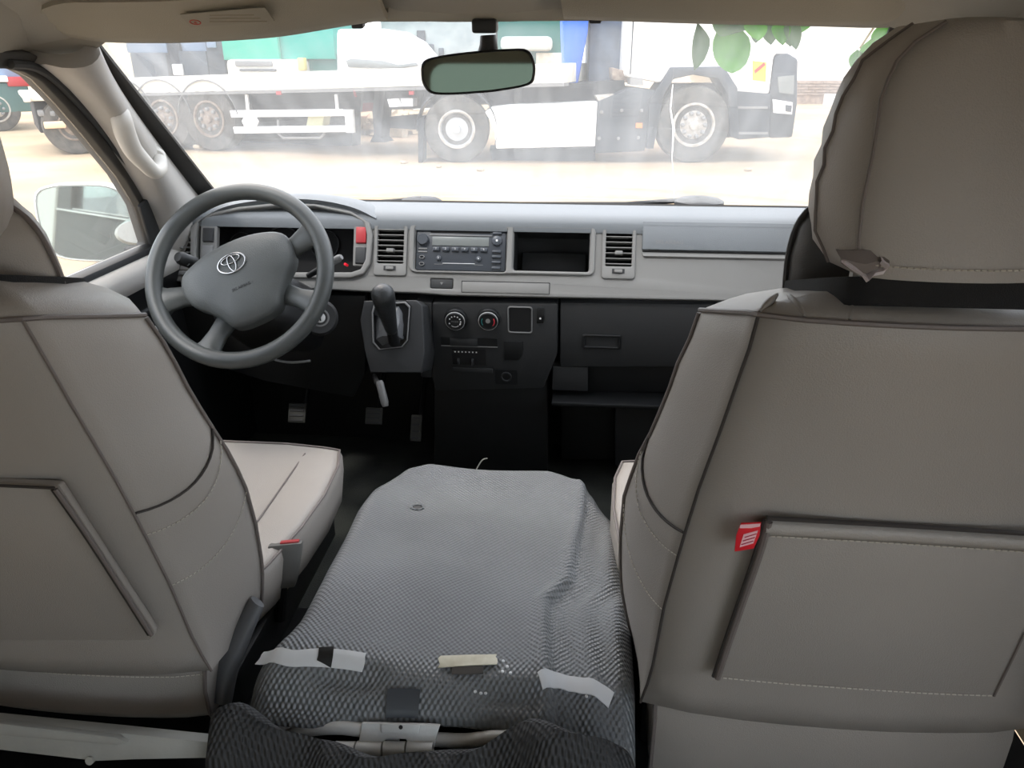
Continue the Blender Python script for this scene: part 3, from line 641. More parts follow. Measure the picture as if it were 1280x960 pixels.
# stalks
def stalk(name, label, a, b, r, tipm, body=M_black):
    s = T(name, label, 'control stalk', a); a = Vec(a); b = Vec(b)
    MB().tube([a, a.lerp(b, .5), a.lerp(b, .6)], [.006, .007, .008], 12).mk('arm', M_black, s)
    MB().tube([a.lerp(b, .55), a.lerp(b, .6), a.lerp(b, .93), b], [r*.8, r, r, r*.7], 14).mk('grip', body, s)
    if tipm: 
        f = frame_n(a.lerp(b, .72), (-.1, -1, .3), (b-a)); 
        for k in (-1, 1): MB().box(f, -.003, -.004+k*.006, .003, .004+k*.006, r*.6, r*1.06).mk('grip_mark', M_greyp, s)
stalk('turn_signal_stalk', 'black light and turn signal stalk left of the steering wheel hub', P(272, 341, Y=1.55), P(222, 321, Y=1.46), .0135, True)
stalk('wiper_stalk', 'wiper stalk with pale tip right of the steering wheel hub', P(385, 345, Y=1.56), P(427, 321, Y=1.55), .008, False, M_greyp)

# ================================================================== GEAR LEVER
gl = T('gear_lever', 'black gear lever with worn round-topped knob in the console right of the steering wheel', 'gear lever', P(490, 432, Y=1.60))
bp, tp = P(493, 428, Y=1.585), P(478, 366, Y=1.50)
MB().tube([bp, bp.lerp(tp, .4)], [.013, .011], 14).mk('shaft', M_black, gl)
ax = (tp-bp).normalized()
pts = [bp.lerp(tp, t) for t in (.22, .3, .5, .7, .85, .95, 1.02, 1.07, 1.10)]
MB().tube(pts, [.011, .014, .017, .0205, .0235, .0245, .0225, .016, .006], 22).mk('knob', mat('gear_knob', (48, 50, 51), .38, bump=.35, scale=300, rgb2=(40, 42, 43), vscale=12), gl, smooth=80)
kf = frame_n(bp.lerp(tp, .9)+Vec((0, -.0238, .004)), (0, -1, .35))
MB().box(kf, -.0003, -.004, .0003, .004, -.001, .0006).box(kf, -.0045, -.0003, .0045, .0003, -.001, .0006).mk('shift_pattern', M_greyp, gl)
mb = MB(); f = GF
def gl_(px, py, c): return GF.W(*GF.L(px, py, c), c)
rows = [[gl_(*p, -.008) for p in ((471, 384), (500, 380), (508, 386), (505, 424), (478, 432), (470, 424))], [gl_(*p, .01) for p in ((477, 395), (495, 391), (500, 396), (500, 422), (486, 427), (478, 420))], [gl_(*p, .035) for p in ((484, 412), (492, 408), (497, 411), (497, 420), (490, 424), (485, 420))]]
rows2 = [rows[0], [(a+b)/2+GF.n*(.006 if i % 2 else -.004) for i, (a, b) in enumerate(zip(rows[0], rows[1]))], rows[1], [(a+b)/2+GF.n*(.004 if i % 2 else -.005) for i, (a, b) in enumerate(zip(rows[1], rows[2]))], rows[2]]
MB().loft(rows2, cap=False).mk('boot', mat('gear_boot', (96, 98, 100), .45, bump=.8, scale=60), gl, smooth=30)
# parking brake handle below, pedals
hb = T('parking_brake_lever', 'short grey parking brake handle hanging below the gear console', 'lever', P(476, 490, Y=1.45))
a, b = P(474, 476, Y=1.45), P(482, 508, Y=1.43)
MB().tube([a, a.lerp(b, .1), a.lerp(b, .85), b], [.006, .008, .0085, .006], 12).mk('grip', mat('lever_grip', (105, 105, 104), .35), hb)
MB().tube([P(472, 480, Y=1.455), P(468, 470, Y=1.70)], .006, 8).mk('rod', M_black, hb)
def pedal(name, label, px, py, w_, h_, Y):
    c = P(px, py, Y=Y); p = T(name, label, 'pedal', c, None); f = Fr(c, (1, 0, 0), (0, .55, 1))
    pd = MB().box(f, -w_/2, -h_/2, w_/2, h_/2, -.008, .0).mk('pedal_pad', mat('pedal_rubber', (62, 62, 58), .7, bump=.5, scale=300), p, bevel=.003)
    for k in range(4): MB().box(f, -w_/2+.005, -h_/2+h_*(k+.35)/4, w_/2-.005, -h_/2+h_*(k+.65)/4, 0, .003).mk('tread_rib', M_dark, pd)
    MB().tube([f.W(0, 0, -.008), f.W(0, .02, -.06), f.W(0, .20, -.10), f.W(0, .30, -.13)], .007, 8).mk('pedal_arm', M_black, p)
pedal('clutch_pedal', 'dusty square clutch pedal in the dark left of the footwell', 371, 516, .048, .052, 1.80)
pedal('brake_pedal', 'dusty brake pedal right below the parking brake handle', 467, 520, .046, .045, 1.80)
pedal('accelerator_pedal', 'narrow accelerator pedal, rightmost in the footwell', 520, 535, .03, .07, 1.80)
tagp(MB().tube(smooth([P(592, 594, Y=1.29), P(597, 584, Y=1.30), P(603, 575, Y=1.305), P(609, 573, Y=1.31)], 4), .0012, 6).mk('cable', mat('cable_grey', (150, 150, 140), .6)), 'thin pale cable sticking up behind the front edge of the folded middle seat', 'cable')

# ================================================================== MIRROR, VISORS, HANDLE
mc = P(597, 89.5, Y=1.27)
mf = frame_n(mc, (.0, -1, .005)).turn(3.6)
rm = T('rear_view_mirror', 'wide black-framed rear-view mirror hanging at the top of the windshield', 'mirror', mc)
mo = smooth([(x, y, 0) for x, y in [(-.088, -.002), (-.082, .020), (-.05, .0265), (0, .029), (.05, .029), (.078, .026), (.088, .010), (.088, -.010), (.078, -.024), (.03, -.030), (0, -.031), (-.04, -.031), (-.072, -.028), (-.084, -.018)]], 4, closed=True)
loops = [[mf.W(p.x*s, p.y*s2, c) for p in mo] for s, s2, c in ((.4, .4, -.036), (.75, .7, -.030), (.95, .92, -.018), (1, 1, -.006), (1, 1, .003), (.97, .93, .0045), (.955, .885, .002))]
MB().loft(loops).mk('housing', M_black, rm, smooth=50)
MB().prism(mf, [(p.x*.957, p.y*.89) for p in mo], .0018, .0028).mk('mirror_glass', M_mirror, rm)
mtop = P(606, 34, Y=1.275)
MB().tube([mc+Vec((.008, .02, .02)), P(611, 58, Y=1.29), P(610, 44, Y=1.29)], [.012, .0145, .012], 14).mk('neck', M_black, rm)
MB().box(frame_n(mtop, (0, -1, -.1)), -.019, -.008, .019, .012, -.02, .01).mk('mount', M_black, rm, bevel=.004)
# visors
def visor(name, label, pxy, Yb, Yt, clipx=None, warn=False):
    v = T(name, label, 'sun visor', P(pxy[0][0], pxy[0][1], Y=Yb))
    lo, up = pxy
def visor_mesh(lower_px, upper_px, Yl, Yu, th):
    lo = smooth([P(x, y, Y=Yl) for x, y in lower_px], 5); up_ = smooth([P(x, y, Y=Yu) for x, y in upper_px], 5)
    n = 28; lo = resample(lo, n); up_ = resample(up_, n); rows = []
    c = Vec((0, .35, .93))
    for a, b in zip(lo, up_):
        rows.append([a+Vec((0, .012, .016)), a+Vec((0, .006, .004)), a, a.lerp(b, .2)+Vec((0, -.004, -.003)), a.lerp(b, .5)+Vec((0, -.006, -.004)), a.lerp(b, .8)+Vec((0, -.003, -.002)), b, b+Vec((0, .006, .012))])
    return MB().slab(rows, Vec((0, .006, .010)))
vl_ = T('sun_visor', 'beige sun visor above the steering wheel with a small warning label', 'sun visor', P(270, 40, Y=1.24))
visor_mesh([(52, 24), (72, 41), (120, 52), (200, 54), (270, 52), (350, 46), (430, 33), (484, 25)], [(52, 12), (80, 4), (140, 3), (200, 2), (270, -2), (350, -8), (430, -14), (470, -16)], 1.245, 1.16, .01).mk('visor_panel', M_visor, vl_, smooth=60)
LF = Fr(P(285, 22, Y=1.195), (1, 0, -.0), P(285, 2, Y=1.165)-P(285, 45, Y=1.235))
mb = MB().prism(LF, LF.Ls([(225, 18), (331, 9), (343, 26), (238, 34)], .009), .0085, .0095); lab = mb.mk('warning_label', mat('label_film', (146, 140, 126), .5), vl_, label='faint warning label')
q = LF.L(244, 28, .01); plate(LF, circ(*q, .0085, 24, .006), [circ(*q, .007, 24, .0047)], .0095, .0102, 0).mk('red_ring', mat('faded_red', (170, 70, 60), .6), lab)
text(LF, q[0], q[1], 'e', .011, .0098, .0002).mk('ring_mark', MATS['faded_red'], lab)
for i in range(3):
    a, b = LF.L(262, 27-4*i, .0095); MB().box(LF, a, b-.0004, a+.085-.01*i, b+.0004, .0095, .0099).mk('print_line', mat('faint_print', (132, 116, 96), .7), lab)
vr_ = T('sun_visor', 'beige sun visor on the passenger side, right of the mirror', 'sun visor', P(900, 20, Y=1.24))
visor_mesh([(705, 24), (760, 26), (860, 29.5), (960, 31.5), (1060, 32), (1120, 28), (1170, 12)], [(700, -14), (760, -16), (860, -16), (960, -16), (1060, -15), (1120, -13), (1180, -8)], 1.245, 1.16, .01).mk('visor_panel', M_visor, vr_, smooth=60)
# header panel between and above the visors
rows = []
for y, z in ((1.305, 0), (1.29, 0), (1.25, 0), (1.16, 0), (1.08, 0)): pass
hp = [(468, 22), (500, 28), (560, 29.5), (640, 29), (700, 26), (722, 24)]
rows = [[P(x, yy-2, Y=1.285)+Vec((0, .02, .02)), P(x, yy-2, Y=1.285), P(x, yy-14, Y=1.262), P(x, yy-30, Y=1.22), P(x, yy-48, Y=1.17)] for x, yy in hp]
MB().slab(rows, Vec((0, .01, .015))).mk('trim_8', M_head, kind='structure', smooth=60)
# strip running the full top of the glass
mb = MB(); rows = [[Vec((x, y, z)) for y, z in ((1.31, 1.705), (1.275, 1.700), (1.25, 1.725), (1.2, 1.78))] for x in (-.68, -.3, 0, .3, .68)]
mb.slab(rows, Vec((0, .012, .012))).mk('trim_9', M_head, kind='structure')
for i, (x, y, lb) in enumerate(((446, 31, 'dark visor clip at the left end of the middle header'), (744, 24.5, 'dark visor clip right of the mirror mount'))):
    c = P(x, y, Y=1.262); f = frame_n(c, (0, -1, -.3)); vc = T('visor_clip', lb, 'clip', c)
    MB().box(f, -.009, -.006, .009, .004, -.018, .0).mk('hook', M_dark, vc, bevel=.002)
    MB().box(f, -.015, .0, .015, .008, -.02, -.004).mk('clip_base', M_visor, vc, bevel=.002)
# grab handle on the pillar
gh = T('grab_handle', 'pale plastic grab handle bolted to the pillar beside the windshield', 'handle', P(175, 185, Y=1.42))
pth = [P(148, 137, Y=1.405), P(152, 150, Y=1.39), P(157, 168, Y=1.40), P(166, 187, Y=1.42), P(180, 203, Y=1.45), P(192, 214, Y=1.48), P(199, 211, Y=1.51), P(198, 200, Y=1.53)]
MB().tube(smooth(pth, 5), [.0165+.002*math.sin(k/35*6.28) for k in range(36)], 14).mk('grip', M_handle, gh, smooth=70)
for x, y, Y in ((149, 137, 1.415), (197, 198, 1.53)):
    c = P(x, y, Y=Y); MB().lathe(frame_n(c+Vec((-.012, .012, 0)), (.6, -.7, -.1)), 0, 0, [(.022, -.015), (.022, .002), (.017, .008)], 20).mk('mounting_foot', M_handle, gh)
# door mirror
om = T('side_mirror', 'white-framed side mirror outside the driver window', 'mirror', P(120, 325, Y=1.80))
of = frame_n(P(108, 279, Y=1.80), (.42, -1, .06)).turn(-2)
oo = smooth([(x, y, 0) for x, y in [(-.105, .02), (-.098, .075), (-.06, .093), (0, .096), (.06, .092), (.095, .07), (.105, .02), (.108, -.03), (.103, -.075), (.085, -.094), (.04, -.097), (-.03, -.092), (-.075, -.080), (-.098, -.05)]], 3, closed=True)
loops = [[of.W(p.x*s+dx, p.y*s2, c) for p in oo] for s, s2, c, dx in ((.5, .5, -.12, .04), (.85, .85, -.09, .03), (1, 1, -.03, .008), (1, 1, .004, 0), (.965, .96, .008, 0), (.945, .94, .003, 0))]
MB().loft(loops).mk('housing', M_body, om, smooth=60)
MB().prism(of, [(p.x*.93, p.y*.925) for p in oo], .003, .0055).mk('mirror_glass', M_smirror, om)
MB().tube([of.W(.05, -.03, -.05), of.W(.10, -.035, -.05), P(172, 290, Y=1.79)], [.058, .056, .045], 16, flat=.6).mk('mirror_arm', M_body, om)
MB().box(Fr(P(180, 316, Y=1.74), (1, 0, 0), (0, 0, 1)), -.05, -.008, .04, .012, -.03, .0).mk('arm_base', M_dark, om, bevel=.004)
# ================================================================== SEATS
SEAM = [(.90, .255), (.96, .262), (1.0, .270), (1.104, .276), (1.187, .286), (1.263, .297), (1.334, .311), (1.376, .318), (1.43, .328)]
SIL = [(.86, .285), (.90, .272), (.95, .256), (1.014, .243), (1.087, .238), (1.157, .239), (1.213, .252), (1.245, .264), (1.297, .279), (1.346, .289), (1.385, .304)]
def seat(side, yb0, yb1, name, label):
    """side -1 driver / +1 passenger; measured profile of the inner edge, mirrored about the seat centre x=.48"""
    s = side; CXS = .483
    t = T(name, label, 'seat', (s*CXS, .85, .80))
    def yb(z): return yb0+(yb1-yb0)*(z-.96)/(1.43-.96)
    def X(x, outer=False): return s*(2*CXS-x if outer else x)
    def sect(z, zf, k=0):
        """closed section: back face, inner side, front, outer side"""
        a = interp(SEAM, z); f = interp(SIL, zf); y0 = yb(z); L = []
        nb = 9
        for i in range(nb):                                            # back face outer->inner
            u = i/(nb-1); x = (2*CXS-a)*(1-u)+a*u; L.append((x, y0-.022*math.sin(math.pi*u)**.6, z))
        for u in (.12, .3, .5, .7, .88):                               # inner side, swelling outwards
            L.append((a+(f-a)*math.sin(u*math.pi/2), y0+.15*u, z+(zf-z)*u))
        L.append((f, y0+.15, zf)); L.append((f+.03, y0+.185, zf)); L.append((f+.08, y0+.17, zf))
        L.append((CXS, y0+.14, zf)); L.append((2*CXS-f-.08, y0+.17, zf)); L.append((2*CXS-f-.03, y0+.185, zf)); L.append((2*CXS-f, y0+.15, zf))
        for u in (.88, .7, .5, .3, .12): L.append((2*CXS-(a+(f-a)*math.sin(u*math.pi/2)), y0+.15*u, z+(zf-z)*u))
        return [Vec((s*x, y, zz)) for x, y, zz in L]
    zt = 1.443 if s > 0 else 1.43; zs = [.955+(zt-.955)*k/16 for k in range(17)]
    loops = [sect(z, z-.045) for z in zs]
    top = loops[-1]; c = Vec((s*CXS, yb1+.09, zt-(.008 if s > 0 else 0))); kz = .55 if s > 0 else 1
    for sc, dz in ((.97, .010), (.86, .020), (.66, .028), (.4, .032), (.05, .033)): loops.append([Vec((c.x+(p.x-c.x)*sc, c.y+(p.y-c.y)*sc, p.z*(1 if sc > .9 else 1)*0+(p.z+(c.z-p.z)*(1-sc))+dz*kz)) for p in top])
    back = MB().loft(loops).mk('backrest', M_seat, t, smooth=75)
    seam_i = [Vec((X(interp(SEAM, z)), yb(z)-.001, z)) for z in zs]; seam_o = [Vec((X(interp(SEAM, z), 1), yb(z)-.001, z)) for z in zs]
    MB().tube(seam_i, .0017, 7).mk('piping', M_seam if s > 0 else M_pip, back); MB().tube(seam_o, .0017, 7).mk('piping', M_pip, back)
    # piping over the shoulders
    tl = [p+Vec((0, -.001, .002)) for p in top[:9]]; MB().tube(tl+[p+Vec((-s*.001, 0, .003)) for p in top[9:15]], .0026, 7).mk('shoulder_piping', M_pip, back)
    if s > 0:
        for k_, (xa, xb) in enumerate(((.33, .35), (.365, .36), (.40, .415))):
            pts_ = []
            for j in range(7):
                u = j/6; lp = loops[16].copy(); a_ = loops[-5]; b_ = loops[-3]; xx = xa+(xb-xa)*u
                q_ = min(a_[:9], key=lambda p: abs(p.x-xx)).lerp(min(b_[:9], key=lambda p: abs(p.x-xx)), u); pts_.append(Vec((xx, q_.y, q_.z-.0015)))
            MB().tube(smooth(pts_, 3), [.0015+.0025*math.sin(math.pi*i/18) for i in range(19)], 8).mk('cover_fold', M_seat, back, smooth=80)
    # front edge piping of the bolster
    fe = [Vec((X(interp(SIL, z-.045))-s*.0015, yb(z)+.15, z-.045)) for z in zs]; MB().tube(fe, .0024, 7).mk('bolster_piping', M_pip, back)
    # curved seams across the side panel
    def side_pt(z, u): 
        a = interp(SEAM, z); zf = z-.045; f = interp(SIL, zf); return Vec((X(a+(f-a)*math.sin(u*math.pi/2))-s*.0016, yb(z)+.15*u, z+(zf-z)*u))
    for z0, z1, nm, m in ((1.205, 1.285, 'panel_seam', M_seam), (1.175, 1.268, 'panel_stitching', M_thread), (1.10, 1.19, 'panel_stitching', M_thread)):
        ln = [side_pt(z0+(z1-z0)*(u**2.0), u) for u in [k/12 for k in range(13)]]
        (MB().tube(ln, .0015, 6) if nm == 'panel_seam' else stitches(ln, .006, r=.0007)).mk(nm, m, back)
    # rear skirt of the cushion below the hem
    yk = yb0+.012; rows = []
    for zz, dy, ins in (((.962, .0, 0), (.93, -.006, .002), (.89, -.002, .004), (.868, .012, .010)) if s < 0 else ((.958, .0, .004), (.93, -.008, .005), (.88, -.008, .005), (.84, -.002, .006))):
        rows.append([Vec((X(.275+ins+(2*(CXS-.275-ins))*k/12), yk+dy-.02*math.sin(math.pi*k/12)**.6, zz-(.0 if s > 0 else .012*(1-k/12))))for k in range(13)])
    sk = MB().slab(rows, Vec((0, .10, 0))).mk('seat_skirt', M_seat, t, smooth=60)
    hl = [p+Vec((0, -.003, 0)) for p in rows[0]]; MB().tube(hl, .0028, 7).mk('hem', M_pip, sk)
    stitches([p+Vec((0, -.0055, -.008)) for p in rows[0]], .006, r=.0007).mk('hem_stitching', M_thread, sk)
    sl = [r[0]+Vec((0, -.003, 0)) for r in rows]; MB().tube(sl, .0028, 6).mk('hem', M_pip, sk)
    # dark base under the skirt
    MB().box(Fr((s*CXS, yb0+.30, .80), (1, 0, 0), (0, 1, 0)), -.21, -.22, .21, .22, -.0, .075).mk('seat_base', M_black, t, bevel=.01)
    # cushion
    cz = .955; o = [(.30, .80), (.262, .90), (.246, 1.0), (.240, 1.10), (.246, 1.20), (.262, 1.262), (.30, 1.292), (.38, 1.302)]
    ol = [Vec((x, y, 0)) for x, y in o]; ol += [Vec((2*CXS-p.x, p.y, 0)) for p in ol[::-1]]
    loops = []
    for sc, z in ((.93, .865), (.985, .88), (1, .91), (1, .94), (.985, .952), (.93, .958), (.7, .960), (.4, .957), (.05, .955)):
        loops.append([Vec((s*(CXS+(p.x-CXS)*sc), 1.05+(p.y-1.05)*sc, z+(.012 if abs(p.x-CXS) > .2 else 0)*(1 if sc > .9 else 0))) for p in ol])
    cu = MB().loft(loops).mk('seat_cushion', M_seat, t, smooth=75)
    MB().tube([p+Vec((0, 0, .002)) for p in loops[4]], .0022, 7, closed=True).mk('cushion_piping', M_pip, cu)
    for xx in (.33,): 
        MB().tube([Vec((X(xx), .85+.04*k, .9605)) for k in range(11)], .0016, 6).mk('cushion_seam', M_pip, cu)
    # headrest posts, headrest with raised rear cover, strap and the front lobe
    HC = CXS+(.0 if s > 0 else 0)
    for k in (-1, 1): MB().tube([Vec((s*(HC+k*.05), yb1+.08, 1.43)), Vec((s*(HC+k*.05), yb1+.08, 1.52))], .006, 8).mk('headrest_post', M_steel, t)
    yh = yb1-.005
    prof = [(1.474, .066), (1.482, .076), (1.50, .081), (1.54, .083), (1.58, .080), (1.62, .080), (1.645, .074), (1.664, .058), (1.672, .040)]
    profs = [(1.452, .050), (1.465, .072), (1.485, .090), (1.51, .100), (1.54, .1015), (1.57, .098), (1.61, .091), (1.64, .078), (1.662, .056), (1.672, .036)]
    zz_ = [1.481+.194*k/14 for k in range(15)]; loops = []
    for z in zz_:
        a = interp(prof, z); b_ = interp(profs, z-.005); pk = .0016*math.sin(z*190)
        L = [(HC+a*(1-2*k/8), yh-.014*math.sin(math.pi*k/8)**.6-0*z) for k in range(9)]
        L += [(HC-a-(b_-a)*.75, yh+.02), (HC-b_-.004+pk, yh+.05), (HC-b_-.002-pk, yh+.08), (HC-b_*.9, yh+.11), (HC-b_*.5, yh+.125), (HC, yh+.128), (HC+b_*.5, yh+.125), (HC+b_*.9, yh+.11), (HC+b_+.002, yh+.08), (HC+b_+.004, yh+.05), (HC+a+(b_-a)*.75, yh+.02)]
        lean = .02*(z-1.47)/.2
        loops.append([Vec((s*x, y+lean, z)) for x, y in L])
    cc = sum(loops[-1], Vec())/20
    loops.append([cc+(p-cc)*.4+Vec((0, 0, .004)) for p in loops[-1]])
    hr = MB().loft(loops).mk('headrest', M_seat, t, smooth=75)
    for k in (8, 0): MB().tube([L[k]+Vec((0, -.0004, 0)) for L in loops[:-1]], .0015, 7).mk('headrest_piping', M_pip, hr)
    stitches([loops[0][k]+Vec((0, -.0022, .011)) for k in range(9)], .005, r=.0007).mk('headrest_stitching', M_thread, hr)
    MB().tube([L[10] for L in loops[:-1]], .002, 7).mk('edge_piping', M_pip, hr)
    # front lobe of the cover
    y1 = yh+.165 if s > 0 else yh+.12; q = .0 if s > 0 else -.030
    prof = [(1.375, .085), (1.40, .088), (1.43, .091), (1.46, .092), (1.49, .088), (1.51, .076), (1.522, .058), (1.53, .02)]
    if s < 0: prof = [(1.36, .085), (1.385, .088), (1.42, .088), (1.45, .084), (1.48, .076), (1.50, .064), (1.515, .045), (1.522, .018)]
    loops = []
    for z, a in prof: loops.append([Vec((s*(HC+q+a*x), y1+.045*y, z)) for x, y in [(math.cos(v)*(1 if abs(math.cos(v)) < .3 else 1), math.sin(v)) for v in [2*math.pi*k/24 for k in range(24)]]])
    fp = MB().loft(loops).mk('headrest_front_pad', M_seatd if s > 0 else M_seat, t, smooth=75)
    MB().tube(smooth([L[12]+Vec((-s*.001, 0, 0)) for L in loops[:-1]], 3), .003, 7).mk('edge_piping', M_seatd if s > 0 else M_pip, fp)
    # elastic strap round both
    st = [(HC+.10, yh+.08), (HC+.092, yh+.0), (HC+.06, yh-.002), (HC, yh-.004), (HC-.055, yh-.002), (HC-.082, yh+.01), (HC-.090+q*.7, yh+.06), (HC-.0935+q*.9, y1), (HC-.08+q, y1+.045), (HC, y1+.055), (HC+.08, y1+.045), (HC+.0935, y1)]
    cz = 1.4685 if s > 0 else 1.462
    rows = []
    for z in (cz-.0125, cz+.0125): rows.append([Vec((s*x, y, z-(y-yh)*.30)) for x, y in st])
    rows = [r+[r[0]] for r in rows]
    MB().slab(rows, Vec((0, 0.002, 0))).mk('elastic_strap', M_elastic, t, smooth=70)
    return t, back, hr, yb, X
passenger, pback, phead, pyb, PX_ = seat(1, .695, .655, 'front_seat', 'taupe leatherette passenger seat with red tag on its rear pocket and torn headrest cover')
driver, dback, dhead, dyb, DX_ = seat(-1, .70, .625, 'front_seat', 'taupe leatherette driver seat behind the steering wheel, its headrest cut off by the photo edge')
# passenger back pocket, on the rear face
PB = Fr((.483, .673-.021, 1.20), (1, 0, 0), (0, -.085, 1))
def pk(*p, c=0): return [PB.L(x, y, c) for x, y in p]
po = pk((955, 650), (1290, 668), (1300, 700), (1291, 760), (1240, 866), (1080, 858), (895, 842))
pocket = MB().prism(PB, po[::-1], -.004, .0035).mk('back_pocket', M_seat, passenger, bevel=.003)
bl = pk((957, 648), (1120, 657), (1290, 668))
rows = [[PB.W(a, b, .004) for a, b in bl], [PB.W(a, b-.008, .010) for a, b in bl], [PB.W(a, b-.017, .0045) for a, b in bl]]
rows = [smooth(r, 4) for r in rows]; MB().slab(rows, PB.n*-.003).mk('pocket_band', M_seat, pocket, smooth=80)
stitches([p+PB.n*.001 for p in rows[2]], .006, r=.0007).mk('pocket_stitching', M_thread, pocket)
MB().tube([p+PB.v*.0035 for p in rows[0]], .0026, 6).mk('pocket_mouth', M_seam, pocket)
ll = [PB.W(*p, .005) for p in pk((960, 648), (948, 690), (928, 748), (910, 800), (896, 843))]
MB().tube(smooth(ll, 4), .0036, 8).mk('pocket_piping', M_pip, pocket)
MB().tube([p+Vec((-.004, .002, 0)) for p in smooth(ll, 4)], .0022, 6).mk('pocket_gap', M_seam, pocket)
bl = [PB.W(*p, .0042) for p in pk((896, 843), (980, 851), (1080, 858), (1160, 863), (1240, 866))]
stitches(smooth(bl, 4), .006, r=.0008).mk('pocket_stitching', M_thread, pocket)
bl = [PB.W(*p, .0042) for p in pk((1240, 866), (1265, 815), (1291, 760))]; MB().tube(smooth(bl, 4), .0015, 6).mk('pocket_seam', M_pip, pocket)
# red tag
TG = PB.at(0, 0, .006)
tg = [TG.L(*p) for p in ((926, 653), (951, 652), (949, 668), (942, 684), (918, 688), (920, 668))]
tag = MB().prism(TG, tg[::-1], 0, .0022).mk('fabric_tag', mat('tag_red', (225, 30, 45), .6), passenger, label='red woven tag with white lettering', bevel=.0006)
wp = [TG.L(*p) for p in ((929, 666), (947, 661), (941, 677), (924, 682))]; MB().prism(TG, wp[::-1], .0022, .0026).mk('tag_patch', mat('tag_pink', (240, 190, 195), .7), tag)
for i, (x0, y0, x1, y1) in enumerate(((930, 669.5, 945, 665), (928, 674, 943, 669.5), (926, 678.5, 941, 674))):
    MB().tube([TG.W(*TG.L(x0, y0), .0027), TG.W(*TG.L(x1, y1), .0027)], .0006, 4).mk('tag_print', mat('tag_ink', (190, 60, 80), .7), tag)
wp = [TG.L(*p) for p in ((925, 654), (950, 652.5), (949, 656), (938, 658), (924, 658))]; MB().prism(TG, wp[::-1], .0022, .0027).mk('tag_fold', MATS['tag_pink'], tag)
# torn lining at the headrest corner
c0 = P(1085, 335, Y=.652); rows = []
base = [(1052, 328), (1062, 336), (1078, 346), (1083, 353), (1092, 345), (1104, 343), (1108, 337), (1100, 330)]
low = [P(x, y, Y=.640+.01*random.random()) for x, y in base]; hi = [P(x, y-9-4*random.random(), Y=.648+.004*random.random()) for x, y in base]
md = [(a+b)/2+Vec((random.uniform(-.002, .002), -.004-.005*random.random(), 0)) for a, b in zip(low, hi)]
MB().slab([hi, md, low], Vec((0, .0012, 0))).mk('torn_lining', mat('white_lining', (214, 205, 208), .8), passenger, smooth=20)
top_ = [P(x, y, Y=.650) for x, y in ((1045, 312), (1060, 313), (1080, 312), (1098, 314), (1110, 320))]; lo_ = [P(x, y, Y=.645) for x, y in ((1052, 330), (1064, 338), (1078, 344), (1092, 338), (1108, 332))]
mi = [(a+b)/2+Vec((0, -.006+.004*(i % 2), 0)) for i, (a, b) in enumerate(zip(top_, lo_))]
MB().slab([top_, mi, lo_], Vec((0, .002, 0))).mk('torn_flap', M_pip, passenger, smooth=40)
# driver back pocket edge
PD = Fr((-.483, .66-.022, 1.15), (1, 0, 0), (0, -.155, 1))
dl = [PD.L(x, y) for x, y in ((-140, 600), (0, 607), (70, 611), (192, 796), (185, 806), (-140, 806))]
dp = MB().prism(PD, dl[::-1], -.014, -.0055).mk('back_pocket', M_seat, driver, bevel=.002)
MB().tube([PD.W(*PD.L(x, y), .000) for x, y in ((-140, 600), (0, 607), (68, 610))], .0016, 8).mk('pocket_mouth', M_seam, dp)
MB().tube(smooth([PD.W(*PD.L(x, y), .001) for x, y in ((70, 611), (110, 668), (150, 730), (190, 793))], 4), .0024, 8).mk('pocket_piping', M_pip, dp)
MB().tube([p+Vec((-.0045, .001, -.001)) for p in smooth([PD.W(*PD.L(x, y), .001) for x, y in ((70, 611), (110, 668), (150, 730), (190, 793))], 4)], .0015, 8).mk('pocket_gap', M_seam, dp)
# seat belt buckle
bk = T('seat_belt_buckle', 'grey seat belt buckle with red button beside the driver seat cushion', 'buckle', P(350, 742, Y=.93))
bf = frame_n(P(356, 705, Y=.94), (.25, -1, .35))
loops = [[bf.W(x*s_*1.5+dx, y, c*1.3) for x, y, c in ((-.016, y, -.008), (.016, y, -.008), (.016, y, .008), (-.016, y, .008))] for y, s_, dx in ((-.035, .8, -.006), (-.02, .95, -.004), (.02, 1.05, .002), (.033, 1.05, .004))]
MB().loft(loops).mk('buckle_body', mat('buckle_grey', (96, 95, 92), .5), bk, bevel=.003)
MB().box(bf, -.004, .0325, .024, .0355, -.006, .007).mk('release_button', M_red, bk, bevel=.001)
MB().tube([bf.W(-.006, -.033, 0), bf.W(-.015, -.09, -.01)], .008, 8).mk('buckle_stem', M_black, bk)
# seat side slider cover (dark) next to driver seat
tagp(MB().tube(smooth([P(322, 752, Y=.80), P(300, 790, Y=.78), P(282, 825, Y=.76), P(272, 870, Y=.74)], 5), [.014+.014*min(1, k/8) for k in range(16)], 12, flat=.6).mk('hinge_cover', mat('hinge_cover_grey', (92, 93, 95), .5), smooth=60), 'smooth dark grey recliner hinge cover at the lower right of the driver seat', 'cover')
